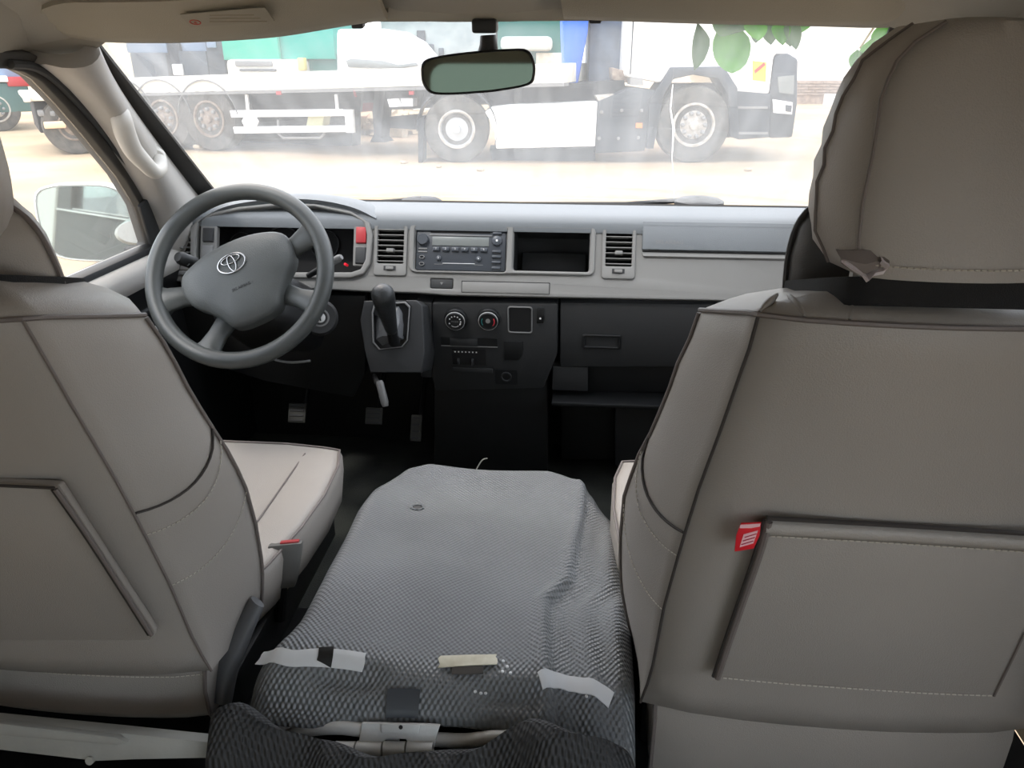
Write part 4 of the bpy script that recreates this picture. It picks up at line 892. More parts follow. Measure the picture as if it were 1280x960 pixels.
# ================================================================== MIDDLE SEAT, folded forward
ms = T('folded_middle_seat', 'middle seat folded flat, its back covered in embossed grey rubber between the two front seats', 'seat', (.03, .95, .80))
def edgeL(v): return interp(_L, v)
rowsL = [(.60, -.218), (.70, -.208), (.76, -.192), (.80, -.186), (.90, -.186), (1.0, -.190), (1.10, -.190), (1.17, -.185), (1.25, -.150), (1.295, -.09)]
rowsR = [(.60, .262), (.70, .258), (.80, .260), (.90, .262), (1.0, .262), (1.08, .262), (1.14, .25), (1.23, .215), (1.295, .12)]
def mz(x, y):
    z = .972-.035*max(0, y-.70)/.55
    z += .006*math.sin(7*x+3*y)+.004*math.sin(19*x-11*y)+.0025*math.sin(31*y+9*x)
    # long crease and the sunken right strip
    xc = .185-.012*math.sin(9*y)-(.030 if y < .93 else 0)*min(1, (.93-y)/.06 if y < .93 else 0)
    if x > xc: z -= .013*min(1, (x-xc)/.008); z += .0028*math.sin((x-xc)*150)*min(1, (x-xc)/.02)
    z += .005*math.exp(-((x-xc+.008)/.008)**2)
    # dents in the rear part
    z -= .012*math.exp(-((x+.09)/.045)**4-((y-.700)/.010)**2)
    z -= .010*math.exp(-((x-.11)/.045)**4-((y-.696)/.010)**2)
    if y < .742: z -= 11*(.742-y)**2
    # round over at the edges
    L, R_ = interp(rowsL, y), interp(rowsR, y); d = max(0, min(x-L, R_-x, 1.295-y))
    if d < .03: z -= .022*(1-d/.03)**2
    return z
rows = []
ny, nx = 110, 80
for j in range(ny+1):
    y = .668+(1.295-.668)*j/ny; L, R_ = interp(rowsL, y), interp(rowsR, y)
    y2 = y
    r = []
    for i in range(nx+1):
        x = L+(R_-L)*i/nx; yy = y2
        if j == 0: yy = y+.010*math.sin(x*17+1)
        r.append(Vec((x, yy, mz(x, y))))
    r = [r[0]+Vec((.004, 0, -.10)), r[0]+Vec((-.002, 0, -.05))]+r+[r[-1]+Vec((.002, 0, -.05)), r[-1]+Vec((-.004, 0, -.10))]; rows.append(r)
rows.append([p+Vec((0, .006, -.04)) for p in rows[-1]]); rows.append([p+Vec((0, -.01, -.05)) for p in rows[-1]])
cov = MB().slab(rows, Vec((0, 0, -.004))).mk('rubber_cover', M_cover, ms, smooth=80)
MB().box(Fr((.035, .96, .84), (1, 0, 0), (0, 1, 0)), -.17, -.16, .17, .24, -.03, .045).mk('cushion_block', M_black, ms, bevel=.03)
# hole in the cover near the front
hc = P(521, 629, Z=.957); hf = Fr((hc.x, hc.y, mz(hc.x, hc.y)+.0012), (1, 0, 0), (0, 1, 0))
plate(hf, circ(0, 0, .0125, 20, .010), [circ(.001, -.001, .0085, 20, .006)], -.001, .002, .0008).mk('button_ring', M_cover, cov)
MB().prism(hf, circ(0, 0, .0085, 16, .006), -.001, .0004).mk('button_hole', M_black, cov)
def hit(px, py, lift=0):
    lo, hi = .5, 2.0; n = 300
    for i in range(n):
        q = P(px, py, d=lo+(hi-lo)*i/n)
        if q.z <= mz(q.x, min(max(q.y, .668), 1.27))+lift: break
    a, b = lo+(hi-lo)*(i-1)/n, lo+(hi-lo)*i/n
    for _ in range(14):
        c = (a+b)/2; q = P(px, py, d=c)
        if q.z <= mz(q.x, min(max(q.y, .668), 1.27))+lift: b = c
        else: a = c
    return q
# tapes lying on the cover
def strip(name, label, pts, m, wd, lift=.0016, parent=None, torn=False, cat='tape'):
    # pts: px along the centre line, on the cover surface
    L = []
    for x, y in pts:
        L.append(hit(x, y, lift))
    L = resample(smooth(L, 4), 18); rows = [[], [], [], [], []]
    for i, p in enumerate(L):
        t = (L[min(i+1, 17)]-L[max(i-1, 0)]).normalized(); s_ = t.cross(Vec((0, 0, 1))).normalized()
        for k, u in enumerate((-1, -.5, 0, .5, 1)):
            jt = (random.uniform(-.002, .002)*t if torn and i in (0, 17) else Vec())
            q = p+s_*wd/2*u+jt; yy_ = max(q.y, .668); q.z = max(sum(mz(q.x+d_, yy_) for d_ in (-.016, -.008, 0, .008, .016))/5, mz(q.x, yy_))+lift+.0008; rows[k].append(q)
    mb = MB().slab(rows, Vec((0, 0, -.0011)))
    if parent is not None: return mb.mk(name, m, parent, smooth=40)
    o = mb.mk(name, m, smooth=40); return tagp(o, label, cat)
strip('tape_strip', 'white tape strip at the left edge of the middle seat, crossed by a black patch', [(325, 824), (360, 822), (400, 820), (430, 822), (455, 826)], M_tape, .0165, torn=True)
strip('tape_patch', 'small black tape patch stuck across the left white tape', [(408, 809), (407, 820), (405, 830)], M_black, .018, lift=.0034)
strip('tape_strip', 'short yellowed tape strip near the middle of the folded seat rear', [(549, 827), (585, 825), (621, 824)], M_tapey, .0155, lift=.003, torn=True)
strip('tape_strip', 'long white tape strip curving down at the right rear of the middle seat', [(675, 850), (700, 852), (730, 857), (750, 864), (764, 876)], M_tape, .0165)
strip('tape_patch', 'square black tape patch above the metal hinge', [(483, 878), (503, 878), (524, 879)], mat('grey_patch', (70, 74, 80), .35), .020, lift=.004)
strip('paper_stack', 'thin dark layers of paper poking out under the yellowed tape', [(565, 838), (585, 838), (604, 837)], mat('dark_paper', (74, 70, 66), .7), .009, lift=.002, cat='paper')
# glue residue specks
for i, (x, y) in enumerate(((629, 826), (634, 833), (628, 839), (638, 841), (594, 864), (601, 866), (607, 866), (733, 861+9))):
    q = hit(x, y, .0005)
    MB().lathe(Fr(q, (1, 0, 0), (0, 1, 0)), 0, 0, [(.0022, -.001), (.0018, .0006), (.0005, .001)], 7).mk('glue_speck', M_tape, cov)
# steel frame and hinge of the folding seat
HF = Fr(P(500, 925, Y=.655), (1, 0, 0), (0, .5, .86))
fr1 = [P(x, y, Y=.665) for x, y in ((352, 925), (380, 913), (420, 909), (460, 913), (500, 918))]
MB().tube(smooth(fr1, 4), .0085, 12).mk('frame_tube', M_steel, ms)
fr1 = [P(x, y, Y=.665) for x, y in ((540, 924), (580, 926), (620, 922), (680, 924))]
MB().tube(smooth(fr1, 4), .0085, 12).mk('frame_tube', M_steel, ms)
hg = plate(HF, HF.Ls([(453, 903), (538, 905), (550, 906), (541, 938), (520, 948), (446, 946)]), [HF.Ls([(481, 925), (486, 922), (508, 923), (510, 928), (509, 937), (480, 936)])], -.004, .003, .001).mk('hinge_plate', M_steel, ms)
MB().prism(HF, HF.Ls([(478, 903), (526, 904), (524, 915), (478, 914)])[::-1], .003, .006).mk('hinge_tongue', M_steel, hg, bevel=.001)
a = HF.L(501, 909, .006); MB().lathe(HF, *a, [(.0025, .005), (.0025, .0065)], 10).mk('hinge_hole', M_hole, hg)
for x0, x1 in ((419, 444), (446, 478), (480, 507), (509, 541)):
    MB().tube([HF.W(*HF.L(x0, 937, .004), .004), HF.W(*HF.L(x1, 937.5, .004), .004)], .0095, 14).mk('hinge_barrel', M_steel, hg)
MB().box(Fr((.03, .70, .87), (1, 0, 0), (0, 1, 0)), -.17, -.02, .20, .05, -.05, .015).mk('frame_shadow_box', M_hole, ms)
# loose dark cloth hanging in front of the frame
ct = [(262, 896), (290, 884), (335, 901), (385, 926), (430, 938), (480, 944), (540, 946), (590, 935), (640, 914), (665, 905), (700, 908), (740, 922), (785, 946), (800, 975)]
A = resample(smooth([P(x, y, Y=.625+.01*math.sin(i)) for i, (x, y) in enumerate(ct)], 4), 60)
rows = []
for k, (dy, dz) in enumerate(((.006, -.004), (0, .001), (-.010, -.010), (-.025, -.04), (-.035, -.09), (-.04, -.16))):
    rows.append([p+Vec((0, dy+.006*math.sin(i*.5+k), dz+(.003*math.sin(i*.9) if 1 < k < 5 else 0))) for i, p in enumerate(A)])
tagp(MB().slab(rows, Vec((0, .003, -.003))).mk('cloth_drape', M_coverd, smooth=80), 'dark embossed cloth hanging over the seat frame at the bottom of the picture', 'cloth')
# grey seat rail lower left
rl = T('seat_rail', 'scuffed pale grey metal rail under the rear of the driver seat', 'rail', P(100, 935, Y=.62))
RF = Fr(P(130, 920, Y=.62), P(265, 935, Y=.62)-P(0, 912, Y=.62), (0, .35, 1))
MB().prism(RF, RF.Ls([(-120, 889), (0, 901), (160, 917), (266, 928), (264, 949), (165, 951), (120, 953), (0, 939), (-120, 928)])[::-1], -.02, 0).mk('rail_plate', M_rail, rl, bevel=.004)
MB().prism(RF, RF.Ls([(-120, 888), (0, 900), (150, 918), (163, 925), (150, 929), (0, 916), (-120, 904)])[::-1], -.004, .007).mk('rail_ridge', M_rail, rl, bevel=.003)
a = RF.L(112, 951, .002); MB().lathe(RF, *a, [(.005, -.01), (.005, .003)], 12).mk('rail_rivet', M_rail, rl)
tagp(MB().box(Fr((-.48, .58, .80), (1, 0, 0), (0, 0, 1)), -.33, -.0, .21, .04, -.05, .0).mk('floor_carrier', M_black, bevel=.006), 'black carrier strip below the grey rail at the lower left corner', 'panel')

# ================================================================== OUTSIDE
def gh_(x, y):
    r = math.hypot(x, y-.5); t = max(0, min(1, (r-4)/4)); return .32*t*t*(3-2*t)
rows = []
for j in range(61):
    y = -14+j*1.4
    rows.append([Vec((x, y, gh_(x, y)+.015*math.sin(x*1.7+y*.9)*math.sin(y*1.3)*(1 if abs(y) > 3 else 0))) for x in [-56+1.6*i for i in range(71)]])
MB().slab(rows, Vec((0, 0, -.3))).mk('ground', M_ground, kind='structure')
GZ = .32
def vfr(pa, pb):
    a = P(pa[0], pa[1], Z=GZ); b = P(pb[0], pb[1], Z=GZ); return Fr(a, (b-a).normalized(), (0, 0, 1)), (b-a).length
# ---- tractor
TF, tl = vfr((570, 204), (867, 204))
tractor = T('truck_tractor', 'white and dark grey truck tractor standing side-on beyond the windshield', 'truck', TF.W(tl*.6, 0, -1.2))
def tp_(px, c0, c1, name, m, par=tractor, bev=.0, fr=TF, **k): return MB().prism(fr, fr.Ls(px, c1)[::-1], c0, c1).mk(name, m, par, bevel=bev, **k)
def topz(fr, pts, z):  # extend listed px outline upward to height z
    L = fr.Ls(pts, 0); return L
cabl = TF.Ls([(783, 96), (826, 104), (838, 88), (903, 87), (916, 116), (962, 118), (968, 70)], 0)
x0 = cabl[0][0]; x1 = TF.L(996, 60)[0]
cab = MB().prism(TF, (cabl+[(x1-.02, cabl[-1][1]+.25), (x1-.10, 3.1), (x1-.5, 3.3), (x0, 3.3)])[::-1], -2.4, 0).mk('cab', M_tw, tractor, bevel=.04)
MB().prism(TF, [(x1-.95, 2.0), (x1-.28, 2.0), (x1-.38, 2.75), (x1-.95, 2.75)], .0, .012).mk('side_window', M_glassd, cab)
MB().box(TF, x0+.04, cabl[0][1]+.03, x0+.055, 3.2, 0, .012).mk('cab_seam', M_tg, cab)
tp_([(826, 104), (838, 84), (905, 83), (922, 110), (924, 172), (913, 172), (910, 118), (898, 98), (868, 93), (842, 99), (830, 118), (817, 186), (808, 186), (812, 125)], -.5, .03, 'wheel_arch', M_tg, bev=.01)
tp_([(842, 104), (892, 104), (912, 130), (912, 172), (822, 172), (824, 130)], -.55, -.3, 'arch_lining', M_td)
tp_([(916, 113), (964, 117), (962, 172), (922, 175)], -2.2, .0, 'step_panel', M_tg, bev=.02)
for y in (133, 165): tp_([(922, y), (960, y), (960, y+3), (922, y+3)], 0, .02, 'step_edge', M_greyp)
fr_c = tp_([(968, 70), (985, 66), (998, 74), (997, 130), (991, 172), (962, 173), (962, 112)], -2.3, -.02, 'front_corner', M_tg, bev=.03)
tp_([(966, 124), (991, 128), (990, 143), (967, 141)], -.06, .0, 'headlamp', M_tw, par=fr_c)
tp_([(982, 131), (990, 132), (989, 140), (982, 139)], 0, .01, 'lamp_mark', M_tg, par=fr_c)
tp_([(972, 96), (993, 94), (992, 118), (974, 116)], -.03, .0, 'grille_panel', M_disp, par=fr_c)
tp_([(941, 76), (958, 78), (957, 102), (941, 100)], 0, .01, 'hazard_sticker', mat('sticker_orange', (240, 170, 60), .6), label='orange and red hazard sticker')
tp_([(943, 88), (955, 78), (957, 81), (944, 92)], .01, .014, 'sticker_stripe', mat('sticker_red', (205, 60, 50), .6))
box_ = tp_([(747, 127), (790, 109), (820, 113), (826, 120), (812, 150), (806, 189), (744, 192)], -.7, .0, 'battery_box', M_tg, bev=.02)
for x, y in ((752, 140), (777, 138), (802, 138), (749, 173), (773, 173), (798, 172)): 
    a, b = TF.L(x, y); MB().lathe(TF, a, b, [(.025, 0), (.02, .02)], 8).mk('bolt', M_greyp, box_)
tp_([(795, 154), (803, 154), (803, 160), (795, 160)], 0, .03, 'marker_lamp', M_amber, par=box_)
tp_([(606, 140), (615, 134), (640, 131), (747, 127), (744, 183), (620, 186), (618, 165), (612, 150)], -.5, .0, 'side_skirt', M_tw, bev=.015)
tp_([(612, 187), (744, 184), (744, 201), (616, 203)], -.9, -.3, 'skirt_shadow_frame', M_td)
tp_([(610, 112), (780, 100), (784, 124), (612, 132)], -1.6, -.3, 'chassis_rail', M_td)
tp_([(745, 120), (780, 117), (764, 125), (748, 126)], -.3, -.02, 'deck_plate', M_rim)
bt_ = tp_([(706, 108), (703, 24), (703, -10), (738, -10), (735, 40), (722, 108)], -1.1, -.5, 'air_deflector', M_blue, bev=.03, label='blue deflector panel behind the cab')
tp_([(735, 108), (738, 26), (738, -10), (781, -10), (781, 106)], -1.4, -.75, 'rear_machinery', mat('machinery_grey', (78, 92, 112), .7, rgb2=(50, 58, 70), vscale=3), bev=.02)
tp_([(765, 84), (786, 90), (788, 104), (766, 100)], -.7, -.3, 'air_tank', M_rust, bev=.02)
tp_([(788, 96), (804, 98), (804, 107), (788, 106)], -.3, .0, 'valve_block', M_greyp)
def wheel(fr, px, py, R, rimR, par, rimm, nuts=10, hubr=.6, dual=.32, name='wheel'):
    a, b = fr.L(px, py); b = R
    w_ = MB().lathe(fr, a, b, [(rimR, -dual), (R*.93, -dual), (R, -dual+.05), (R, -.05), (R*.97, -.01), (R*.9, .0), (rimR*1.15, -.01), (rimR, -.02)], 40).mk(name, M_tyre, par, smooth=30)
    MB().lathe(fr, a, b, [(rimR*1.03, -.03), (rimR*1.03, .01), (rimR*.93, .012), (rimR*.86, -.05), (rimR*.74, -.09), (rimR*.72, -.085), (rimR*.66, -.02), (rimR*.25, .0), (rimR*.22, .05), (rimR*.1, .06)], 36).mk('rim', rimm, w_, smooth=30)
    if nuts:
        n0 = MB().lathe(fr, a+rimR*.55, b, [(.028, -.02), (.026, .03), (.012, .04)], 8).mk('lug_nut', M_greyp, w_)
        for k in range(1, nuts):
            q = 2*math.pi*k/nuts; dup(n0, fr.u*(rimR*.55*(math.cos(q)-1))+fr.v*(rimR*.55*math.sin(q)))
    return w_
k_ = TF.L(867, 160)[1]-TF.L(867, 206)[1]
wheel(TF, 867, 160, .495, .275, tractor, M_rim, 10)
wheel(TF, 571, 165, .44, .23, tractor, mat('grey_rim', (168, 170, 172), .5), 0)
a, b = TF.L(571, 165); plate(TF, circ(a, .44, .25, 36), [circ(a, .44, .22, 36)], 0, .03, .008).mk('rim_ring', M_rim, tractor)
arch = [(a+.54*math.cos(math.radians(t)), .44+.55*math.sin(math.radians(t))) for t in range(-20, 181, 10)]
rows = [[TF.W(x, y, .02) for x, y in arch], [TF.W(x, y, -.5) for x, y in arch]]
MB().slab(rows, Vec((0, 0, -.03))).mk('mudguard', M_tg, tractor)
tp_([(522, 148), (530, 146), (528, 204), (523, 204)], -.5, .02, 'mud_flap', M_td)
# ---- trailer
RF_, rl_ = vfr((262, 189), (520, 199))
trailer = T('flatbed_trailer', 'long white flatbed trailer coupled behind the white and grey tractor', 'trailer', RF_.W(2, 0, -1.2))
def rp_(px, c0, c1, name, m, par=trailer, bev=.0, **k): return tp_(px, c0, c1, name, m, par, bev, RF_, **k)
rp_([(128, 99), (170, 97), (420, 88), (705, 79), (705, 104), (520, 108), (420, 111), (170, 117), (128, 119)], -2.45, 0, 'bed', M_bed, bev=.01)
rp_([(128, 119), (170, 117), (420, 111), (705, 104), (705, 108), (420, 115), (170, 120), (128, 122)], -.25, .03, 'bed_lip', M_greyp)
rp_([(128, 124), (170, 121), (420, 116), (700, 108), (690, 126), (480, 138), (300, 150), (128, 156)], -1.5, -.5, 'main_beam', M_td)
rp_([(288, 118), (440, 115), (440, 190), (288, 190)], -1.6, -1.3, 'under_frame', M_td)
g1 = rp_([(287, 138), (428, 136.5), (432, 145), (289, 147)], -.04, 0, 'side_guard', M_tw, bev=.004)
g2 = rp_([(291, 158.5), (432, 157), (434, 165), (293, 167)], -.04, 0, 'side_guard', M_tw, bev=.004)
for x in (308, 420): rp_([(x-2, 118), (x+1, 118), (x+3, 140), (x, 140)], -.05, -.02, 'guard_post', M_tw)
rp_([(430, 137), (440, 137), (442, 166), (433, 166)], -.06, .0, 'guard_end', M_tw)
rp_([(302, 151), (307, 144), (318, 143), (323, 152), (318, 163), (307, 162)], 0, .02, 'hazard_placard', M_tw, label='white diamond placard')
rp_([(385, 146), (405, 145), (403, 157), (383, 158)], -.3, -.1, 'yellow_box', mat('dusty_yellow', (206, 204, 160), .7))
MB().tube([RF_.W(*RF_.L(x, y), -.05) for x, y in ((345, 150), (346, 168), (352, 173), (398, 173), (403, 168), (405, 158))], .02, 6).mk('cable_loop', M_greyp, trailer)
lg = rp_([(462, 114), (481, 114), (478, 150), (476, 172), (482, 178), (462, 178), (467, 168), (466, 150)], -.6, -.3, 'landing_leg', M_td, bev=.01)
rp_([(484, 124), (498, 123), (503, 133), (487, 134)], -.2, -.05, 'white_tank', M_tw); rp_([(501, 123), (516, 123), (516, 133), (503, 133)], -.2, -.05, 'white_tank', M_tw)
for x in (348, 514): rp_([(x-3, 114), (x+3, 114), (x+3, 118.5), (x-3, 118.5)], 0, .04, 'marker_lamp', M_red)
rp_([(487, 146), (519, 143), (519, 162), (487, 160)], -.6, -.5, 'rear_lamp_panel', M_td)
for px, py in ((262, 155), (205, 152), (160, 150)):
    w_ = wheel(RF_, px, py, .47, .26, trailer, M_rust, 8)
    a, b = RF_.L(px, py); arch = [(a+.53*math.cos(math.radians(t)), .47+.56*math.sin(math.radians(t))) for t in range(10, 171, 10)]
    MB().slab([[RF_.W(x, y, .02) for x, y in arch], [RF_.W(x, y, -.4) for x, y in arch]], Vec((0, 0, -.02))).mk('mudguard', M_greyp, trailer)
# ---- vehicles parked behind the trailer
def bfr(Y, ang=0): return Fr((0, Y, GZ), (math.cos(ang), math.sin(ang), 0), (0, 0, 1))
B1 = bfr(17.5)
def truckback(name, label, px, m, topz_, par=None, cat='truck', fr=B1, depth=2.4):
    t = T(name, label, cat, fr.W(fr.L(sum(p[0] for p in px)/len(px), 100)[0], 0, -1)); L = fr.Ls(px, 0)
    return t, fr
def bx(fr, x0, y0, x1, y1, c0, c1, name, m, par, bev=.02, gz=None, top=None, **k):
    ym = 100; a0 = fr.L(x0, ym, 0)[0]; a1 = fr.L(x1, ym, 0)[0]; b0 = fr.L((x0+x1)/2, y1, 0)[1]; b1 = fr.L((x0+x1)/2, y0, 0)[1]
    if gz is not None: b0 = gz
    if top is not None: b1 = top
    return MB().box(fr, min(a0, a1), b0, max(a0, a1), b1, c0, c1).mk(name, m, par, bevel=bev, **k)
M_dk1 = mat('dusty_dark_blue', (70, 80, 92), .6, rgb2=(54, 62, 70), vscale=2)
M_dk2 = mat('pale_blue_panel', (132, 150, 172), .5)
t = T('parked_lorry', 'dusty dark lorry front showing above the left end of the flatbed', 'truck', B1.W(B1.L(225, 100)[0], 0, -1))
bx(B1, 168, 66, 212, 140, -2.4, 0, 'cab_front', M_dk1, t, gz=.5); bx(B1, 213, 54, 228, 140, -2.2, -.1, 'exhaust_stack', mat('dark_stack', (52, 58, 66), .7), t, gz=.5)
bx(B1, 162, 40, 212, 66, -2.4, -.1, 'windscreen', M_dk2, t, top=3.0)
bx(B1, 226, 40, 260, 64, -2.4, -.2, 'upper_panel', M_dk2, t, top=2.9); bx(B1, 228, 64, 262, 140, -2.4, 0, 'side_panel', M_dk1, t, gz=.5)
bx(B1, 219, 80, 232, 94, 0, .06, 'lamp_cluster', M_tw, t)
t = T('parked_lorry', 'grey lorry corner between the dark lorry and the green one', 'truck', B1.W(B1.L(272, 100)[0], 0, -1))
bx(B1, 263, 42, 284, 140, -2.4, 0, 'cab_side', M_dk1, t, gz=.5, top=3.0); bx(B1, 265, 44, 277, 60, 0, .04, 'small_window', M_dk2, t)
G = bfr(17.0)
t = T('green_lorry', 'bright green lorry with pale bumper standing behind the flatbed', 'truck', G.W(G.L(350, 100)[0], 0, -1))
bx(G, 283, 40, 352, 75, -2.4, 0, 'cab_front', M_green, t, top=3.0); bx(G, 352, 40, 419, 74, -2.4, -.12, 'cab_side', mat('green_side', (26, 150, 136), .5), t, top=3.0)
bx(G, 384, 66, 419, 140, -2.4, -.2, 'dark_side', M_green2, t, gz=.5)
bx(G, 287, 74, 384, 92, -.6, .12, 'bumper', M_bed, t, bev=.1, gz=.6)
bx(G, 300, 76, 346, 83, .12, .16, 'grille', M_greyp, t); bx(G, 304, 86, 350, 89, .12, .16, 'bumper_slot', M_tg, t)
bx(G, 378, 72, 386, 88, .0, .2, 'indicator', mat('pale_amber', (222, 200, 120), .5), t)
Wt = bfr(16.3)
t = T('white_lorry', 'white rounded lorry cab behind the flatbed, left of the mirror', 'truck', Wt.W(Wt.L(470, 100)[0], 0, -1))
L = Wt.Ls([(420, 150), (420, 36), (480, 36), (505, 50), (522, 70), (526, 84), (526, 150)], 0); L[0] = (L[0][0], .05); L[-1] = (L[-1][0], .05)
MB().prism(Wt, L[::-1], -2.4, 0).mk('cab', M_tw, t, bevel=.08)
a0, b0 = Wt.L(433, 86); a1, b1 = Wt.L(498, 74)
MB().prism(Wt, Wt.Ls([(433, 76), (440, 73), (480, 76), (498, 81), (520, 78), (524, 82), (498, 86), (436, 84)], 0)[::-1], 0, .05).mk('grille', M_disp, t, bevel=.01)
Fm = bfr(20.0)
t = T('grey_container', 'dusty grey container end between the white lorry and the mirror', 'container', Fm.W(Fm.L(560, 100)[0], 0, -1))
bx(Fm, 480, 30, 620, 140, -2.4, 0, 'container_wall', mat('dusty_grey', (170, 178, 178), .8, rgb2=(140, 150, 152), vscale=2), t, gz=.5, top=3.1)
bx(Fm, 524, 38, 534, 80, 0, .08, 'locking_bar', M_tg, t); bx(Fm, 535, 55, 544, 68, 0, .08, 'dark_vent', M_dk1, t); bx(Fm, 550, 60, 556, 70, 0, .08, 'dark_vent', M_dk1, t)
t = T('green_container', 'dark green container with a pale band to the right of the mirror', 'container', Fm.W(Fm.L(670, 100)[0], 0, -1))
bx(Fm, 622, 26, 706, 140, -2.4, 0, 'container_wall', M_green2, t, gz=.5, top=3.1)
bx(Fm, 628, 46, 690, 64, 0, .5, 'roof_pipe', mat('pale_pipe', (176, 180, 176), .6), t, bev=.1); bx(Fm, 670, 66, 704, 80, 0, .1, 'pale_band', M_bed, t)
# boundary: pale wall left, brick wall right, rubble
Bw = bfr(34)
tagp(MB().box(Bw, -30, 0, -11, 4.2, -.3, 0).mk('boundary_wall', M_wall), 'pale rendered wall far behind the lorries at left', 'wall')
Br = bfr(26)
rw = T('brick_wall', 'low dusty brick wall in the distance right of the tractor', 'wall', Br.W(Br.L(1040, 105)[0], 0, 0))
b0 = Br.L(1030, 119)[1]; b1 = Br.L(1030, 101)[1]; ax0 = Br.L(1000, 110)[0]-.6; ax1 = Br.L(1120, 110)[0]
MB().box(Br, ax0, -.3, ax1+6, b1, -.3, -.02).mk('wall_core', M_brick, rw)
nr = 5; hh = (b1-b0)/nr
bk_ = MB().box(Br, ax0, b0, ax0+.40, b0+hh-.03, -.02, .02).mk('brick', M_brick, rw, bevel=.006, seg=1)
for j in range(nr):
    for i in range(int((ax1-ax0)/.43)):
        if i+j: dup(bk_, Br.u*(.43*i+(.21 if j % 2 else 0))+Br.v*(hh*j)+Br.n*random.uniform(-.008, .008))
tagp(MB().box(bfr(40), 6, 0, 40, 4.5, -.3, 0).mk('boundary_wall', mat('white_wall', (236, 232, 222), .9)), 'white wall in the far distance behind the brick wall', 'wall')
tagp(MB().box(Br, Br.L(1026, 120)[0], -.1, Br.L(1050, 118)[0], Br.L(1040, 117)[1], .3, .6).mk('kerb_block', M_tw, bevel=.03), 'white block lying before the distant brick wall', 'block')
# rubble heap under the trailer
random.seed(3); rub = MB()
for i in range(260):
    x = random.uniform(440, 520); q = P(x, random.uniform(150, 166), Y=15.5); q = Vec((q.x+random.uniform(-.3, .3), 15+random.uniform(-.6, 1.2), GZ+random.uniform(0, .35))); r = random.uniform(.05, .16)
    f = frame_n(q, (random.uniform(-1, 1), -1, random.uniform(-1, 1))); rub.box(f, -r, -r*.7, r, r*.7, -r*.5, r*.5, r*.2, r*.15)
tagp(rub.mk('rubble', M_rubble), 'heap of sandy rubble seen beneath the flatbed', 'rubble', kind='stuff')
# stones under the vehicles
for x, y, r, lb in ((505, 205, .05, 'pale stone on the sand just left of the tractor rear wheel'), (548, 210, .04, 'pale stone on the sand before the tractor rear wheel'), (600, 214, .05, 'pale stone on the sand below the white side skirt'), (250, 187, .09, 'white flat scrap lying at the foot of the front trailer wheel'), (935, 214, .05, 'pale stone on the sand before the tractor front bumper')):
    q = P(x, y, Z=GZ); f = frame_n(q+Vec((0, 0, r*.3)), (random.uniform(-.3, .3), -1, .4)); st = MB().box(f, -r, -r*.5, r, r*.5, -r, r, r*.3, r*.2)
    tagp(st.mk('stone', M_rubble, bevel=r*.2), lb, 'stone')
# ---- left side window: lorries
def sfr(ang, d):
    c = Vec((CP.x+d*math.sin(math.radians(ang)), d*math.cos(math.radians(ang)), GZ)); n = (CP-c); n.z = 0; return frame_n(c, n)
S1 = sfr(-41, 18.5)
t = T('teal_lorry', 'dusty teal lorry with red stripe seen through the driver window', 'truck', S1.W(S1.L(15, 120)[0], 0, -1))
bx(S1, -60, 104, 33, 168, -2.4, 0, 'body', mat('dusty_teal', (70, 104, 100), .6, rgb2=(50, 78, 76), vscale=1.5), t, gz=.35)
bx(S1, 8, 96, 40, 108, -2.2, .03, 'red_stripe', M_red, t); bx(S1, -60, 60, 60, 97, -2.3, -.2, 'upper_body', M_dk2, t, top=3.0)
bx(S1, -60, 95, 10, 103, -.2, .05, 'white_stripe', M_tw, t)
wheel(S1, 0, 158, .42, .24, t, M_rim, 8)
S2 = sfr(-37, 13.5)
t = T('parked_flatbed', 'pale flatbed rear with number board beyond the driver window', 'trailer', S2.W(S2.L(60, 140)[0], 0, -1))
bx(S2, 24, 119, 110, 126, -2.4, 0, 'bed', M_bed, t); bx(S2, 36, 127, 110, 160, -2.0, -.3, 'chassis', M_td, t, gz=.3)
bx(S2, 42, 152, 70, 161, 0, .06, 'number_board', mat('peach_board', (232, 196, 160), .7), t)
bx(S2, 23, 119, 33, 128, 0, .05, 'end_cap', M_bed, t)
for x in (38, 52): bx(S2, x, 138, x+8, 146, -.2, .0, 'lamp', M_greyp, t)
wheel(S2, 92, 158, .40, .2, t, M_rust, 0)
# ---- hanging leaves outside the windshield
br = T('leafy_branch', 'green leafy twig hanging in front of the windshield, right of centre', 'branch', P(930, 0, Y=2.9))
stem = smooth([P(1240, -60, Y=3.3), P(1150, -30, Y=3.1), P(1040, -10, Y=2.95), P(960, 5, Y=2.9), P(915, 22, Y=2.88)], 5)
MB().tube(stem, [.010-.0003*k for k in range(len(stem))], 8).mk('stem', mat('twig_bark', (104, 92, 60), .8), br)
MB().tube(smooth([P(1150, -30, Y=3.1), P(1110, 10, Y=3.05), P(1075, 60, Y=3.0)], 4), .004, 6).mk('stem', MATS['twig_bark'], br)
def leaf(poly, m, Y=2.9, bend=.02, name='leaf'):
    """poly: px outline starting at the stalk; vein runs first -> tip (middle point)"""
    n = len(poly); h_ = n//2; A = [P(x, y, Y=Y) for x, y in poly]
    left = resample(smooth(A[:h_+1], 4), 9); right = resample(smooth([A[0]]+A[:h_-1:-1], 4), 9)
    rows = []
    for i, (a, b) in enumerate(zip(left, right)):
        c = (a+b)/2+Vec((0, bend*math.sin(i/8*3.14), 0)); rows.append([a, a.lerp(c, .5)+Vec((0, bend*.3, 0)), c, c.lerp(b, .5)+Vec((0, bend*.3, 0)), b])
    MB().slab(rows, Vec((0, .0015, 0))).mk(name, m, br, smooth=70)
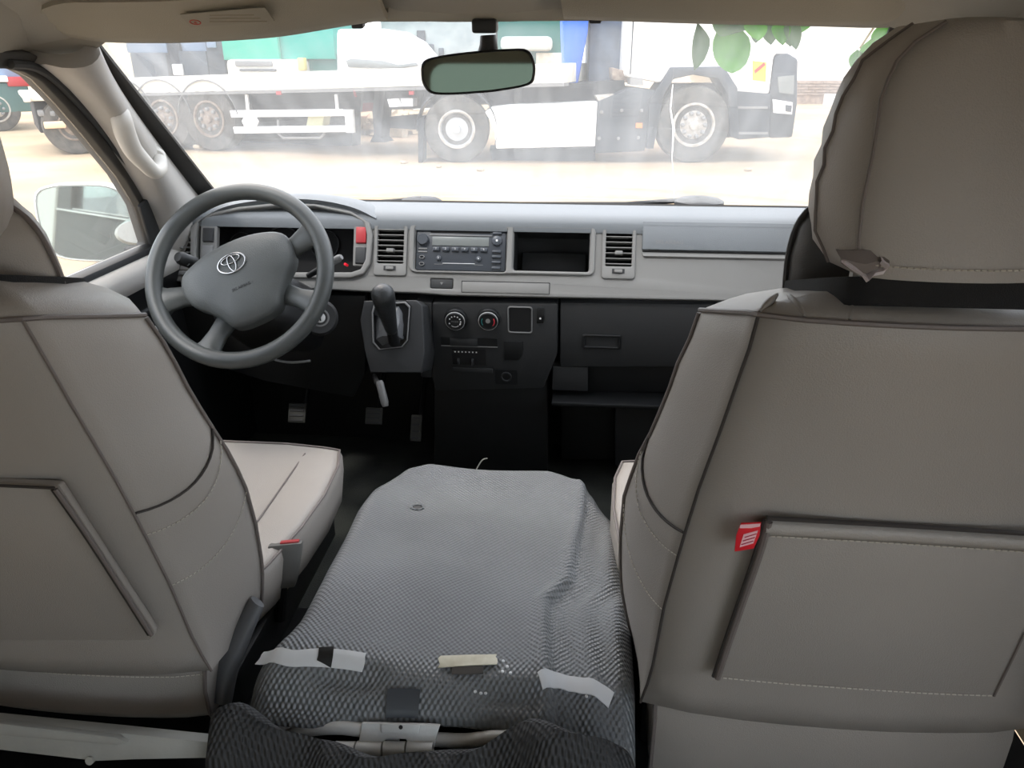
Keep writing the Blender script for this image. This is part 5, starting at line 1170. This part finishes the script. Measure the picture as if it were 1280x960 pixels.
leaf([(913, 26), (894, 42), (891, 66), (900, 84), (915, 92), (930, 84), (938, 66), (936, 46)], M_leaf, 2.88, .025)
leaf([(872, 28), (866, 50), (865, 72), (868, 88), (880, 76), (888, 54), (884, 42)], M_leafd, 2.9, .03)
leaf([(890, 26), (892, 36), (902, 46), (920, 40), (944, 34), (930, 22)], M_leafd, 2.86, .02)
for i in range(7):
    x = 944+i*10+random.uniform(-4, 4); y0 = 22+random.uniform(-3, 3); ln = random.uniform(20, 42); w0 = random.uniform(11, 15); dx = random.uniform(-8, 8)
    leaf([(x, y0), (x-w0, y0+ln*.35), (x-w0*.6+dx*.7, y0+ln*.8), (x+dx, y0+ln), (x+w0*.6+dx*.7, y0+ln*.75), (x+w0, y0+ln*.35)], M_leafd if i % 3 else M_leaf, 2.9+random.uniform(-.1, .1), .02)
for (x, y0, ln, w0, dx) in ((1105, 28, 34, 14, -12), (1090, 48, 30, 13, -14), (1125, 26, 30, 15, 6), (1072, 62, 24, 10, -6)):
    leaf([(x, y0), (x-w0, y0+ln*.35), (x-w0*.6+dx*.7, y0+ln*.8), (x+dx, y0+ln), (x+w0*.6+dx*.7, y0+ln*.75), (x+w0, y0+ln*.35)], M_leaf, 3.0+random.uniform(-.1, .1), .02)
# ---- wiper caps at the foot of the windshield
for i, (x0, x1, lb) in enumerate(((500, 552, 'left wiper pivot bump below the windshield'), (843, 905, 'right wiper pivot bump below the windshield'))):
    wpt = T('wiper', lb, 'wiper', P((x0+x1)/2, 252, Y=1.99)); f = Fr(P((x0+x1)/2, 251, Y=1.98), (1, 0, 0), (0, 1, .0)); hw = (P(x1, 250, Y=1.98)-P(x0, 250, Y=1.98)).length/2
    MB().lathe(Fr(f.o, (1, 0, 0), (0, 1, 0)), 0, 0, [(hw, -.02), (hw, 0), (hw*.8, .006), (hw*.3, .009)], 28).mk('pivot_cap', M_dark, wpt)
    MB().tube([f.W(0, 0, .004), f.W(-.18, .03, -.016), f.W(-.45, .035, -.02)], [.007, .006, .005], 8).mk('wiper_arm', M_black, wpt)
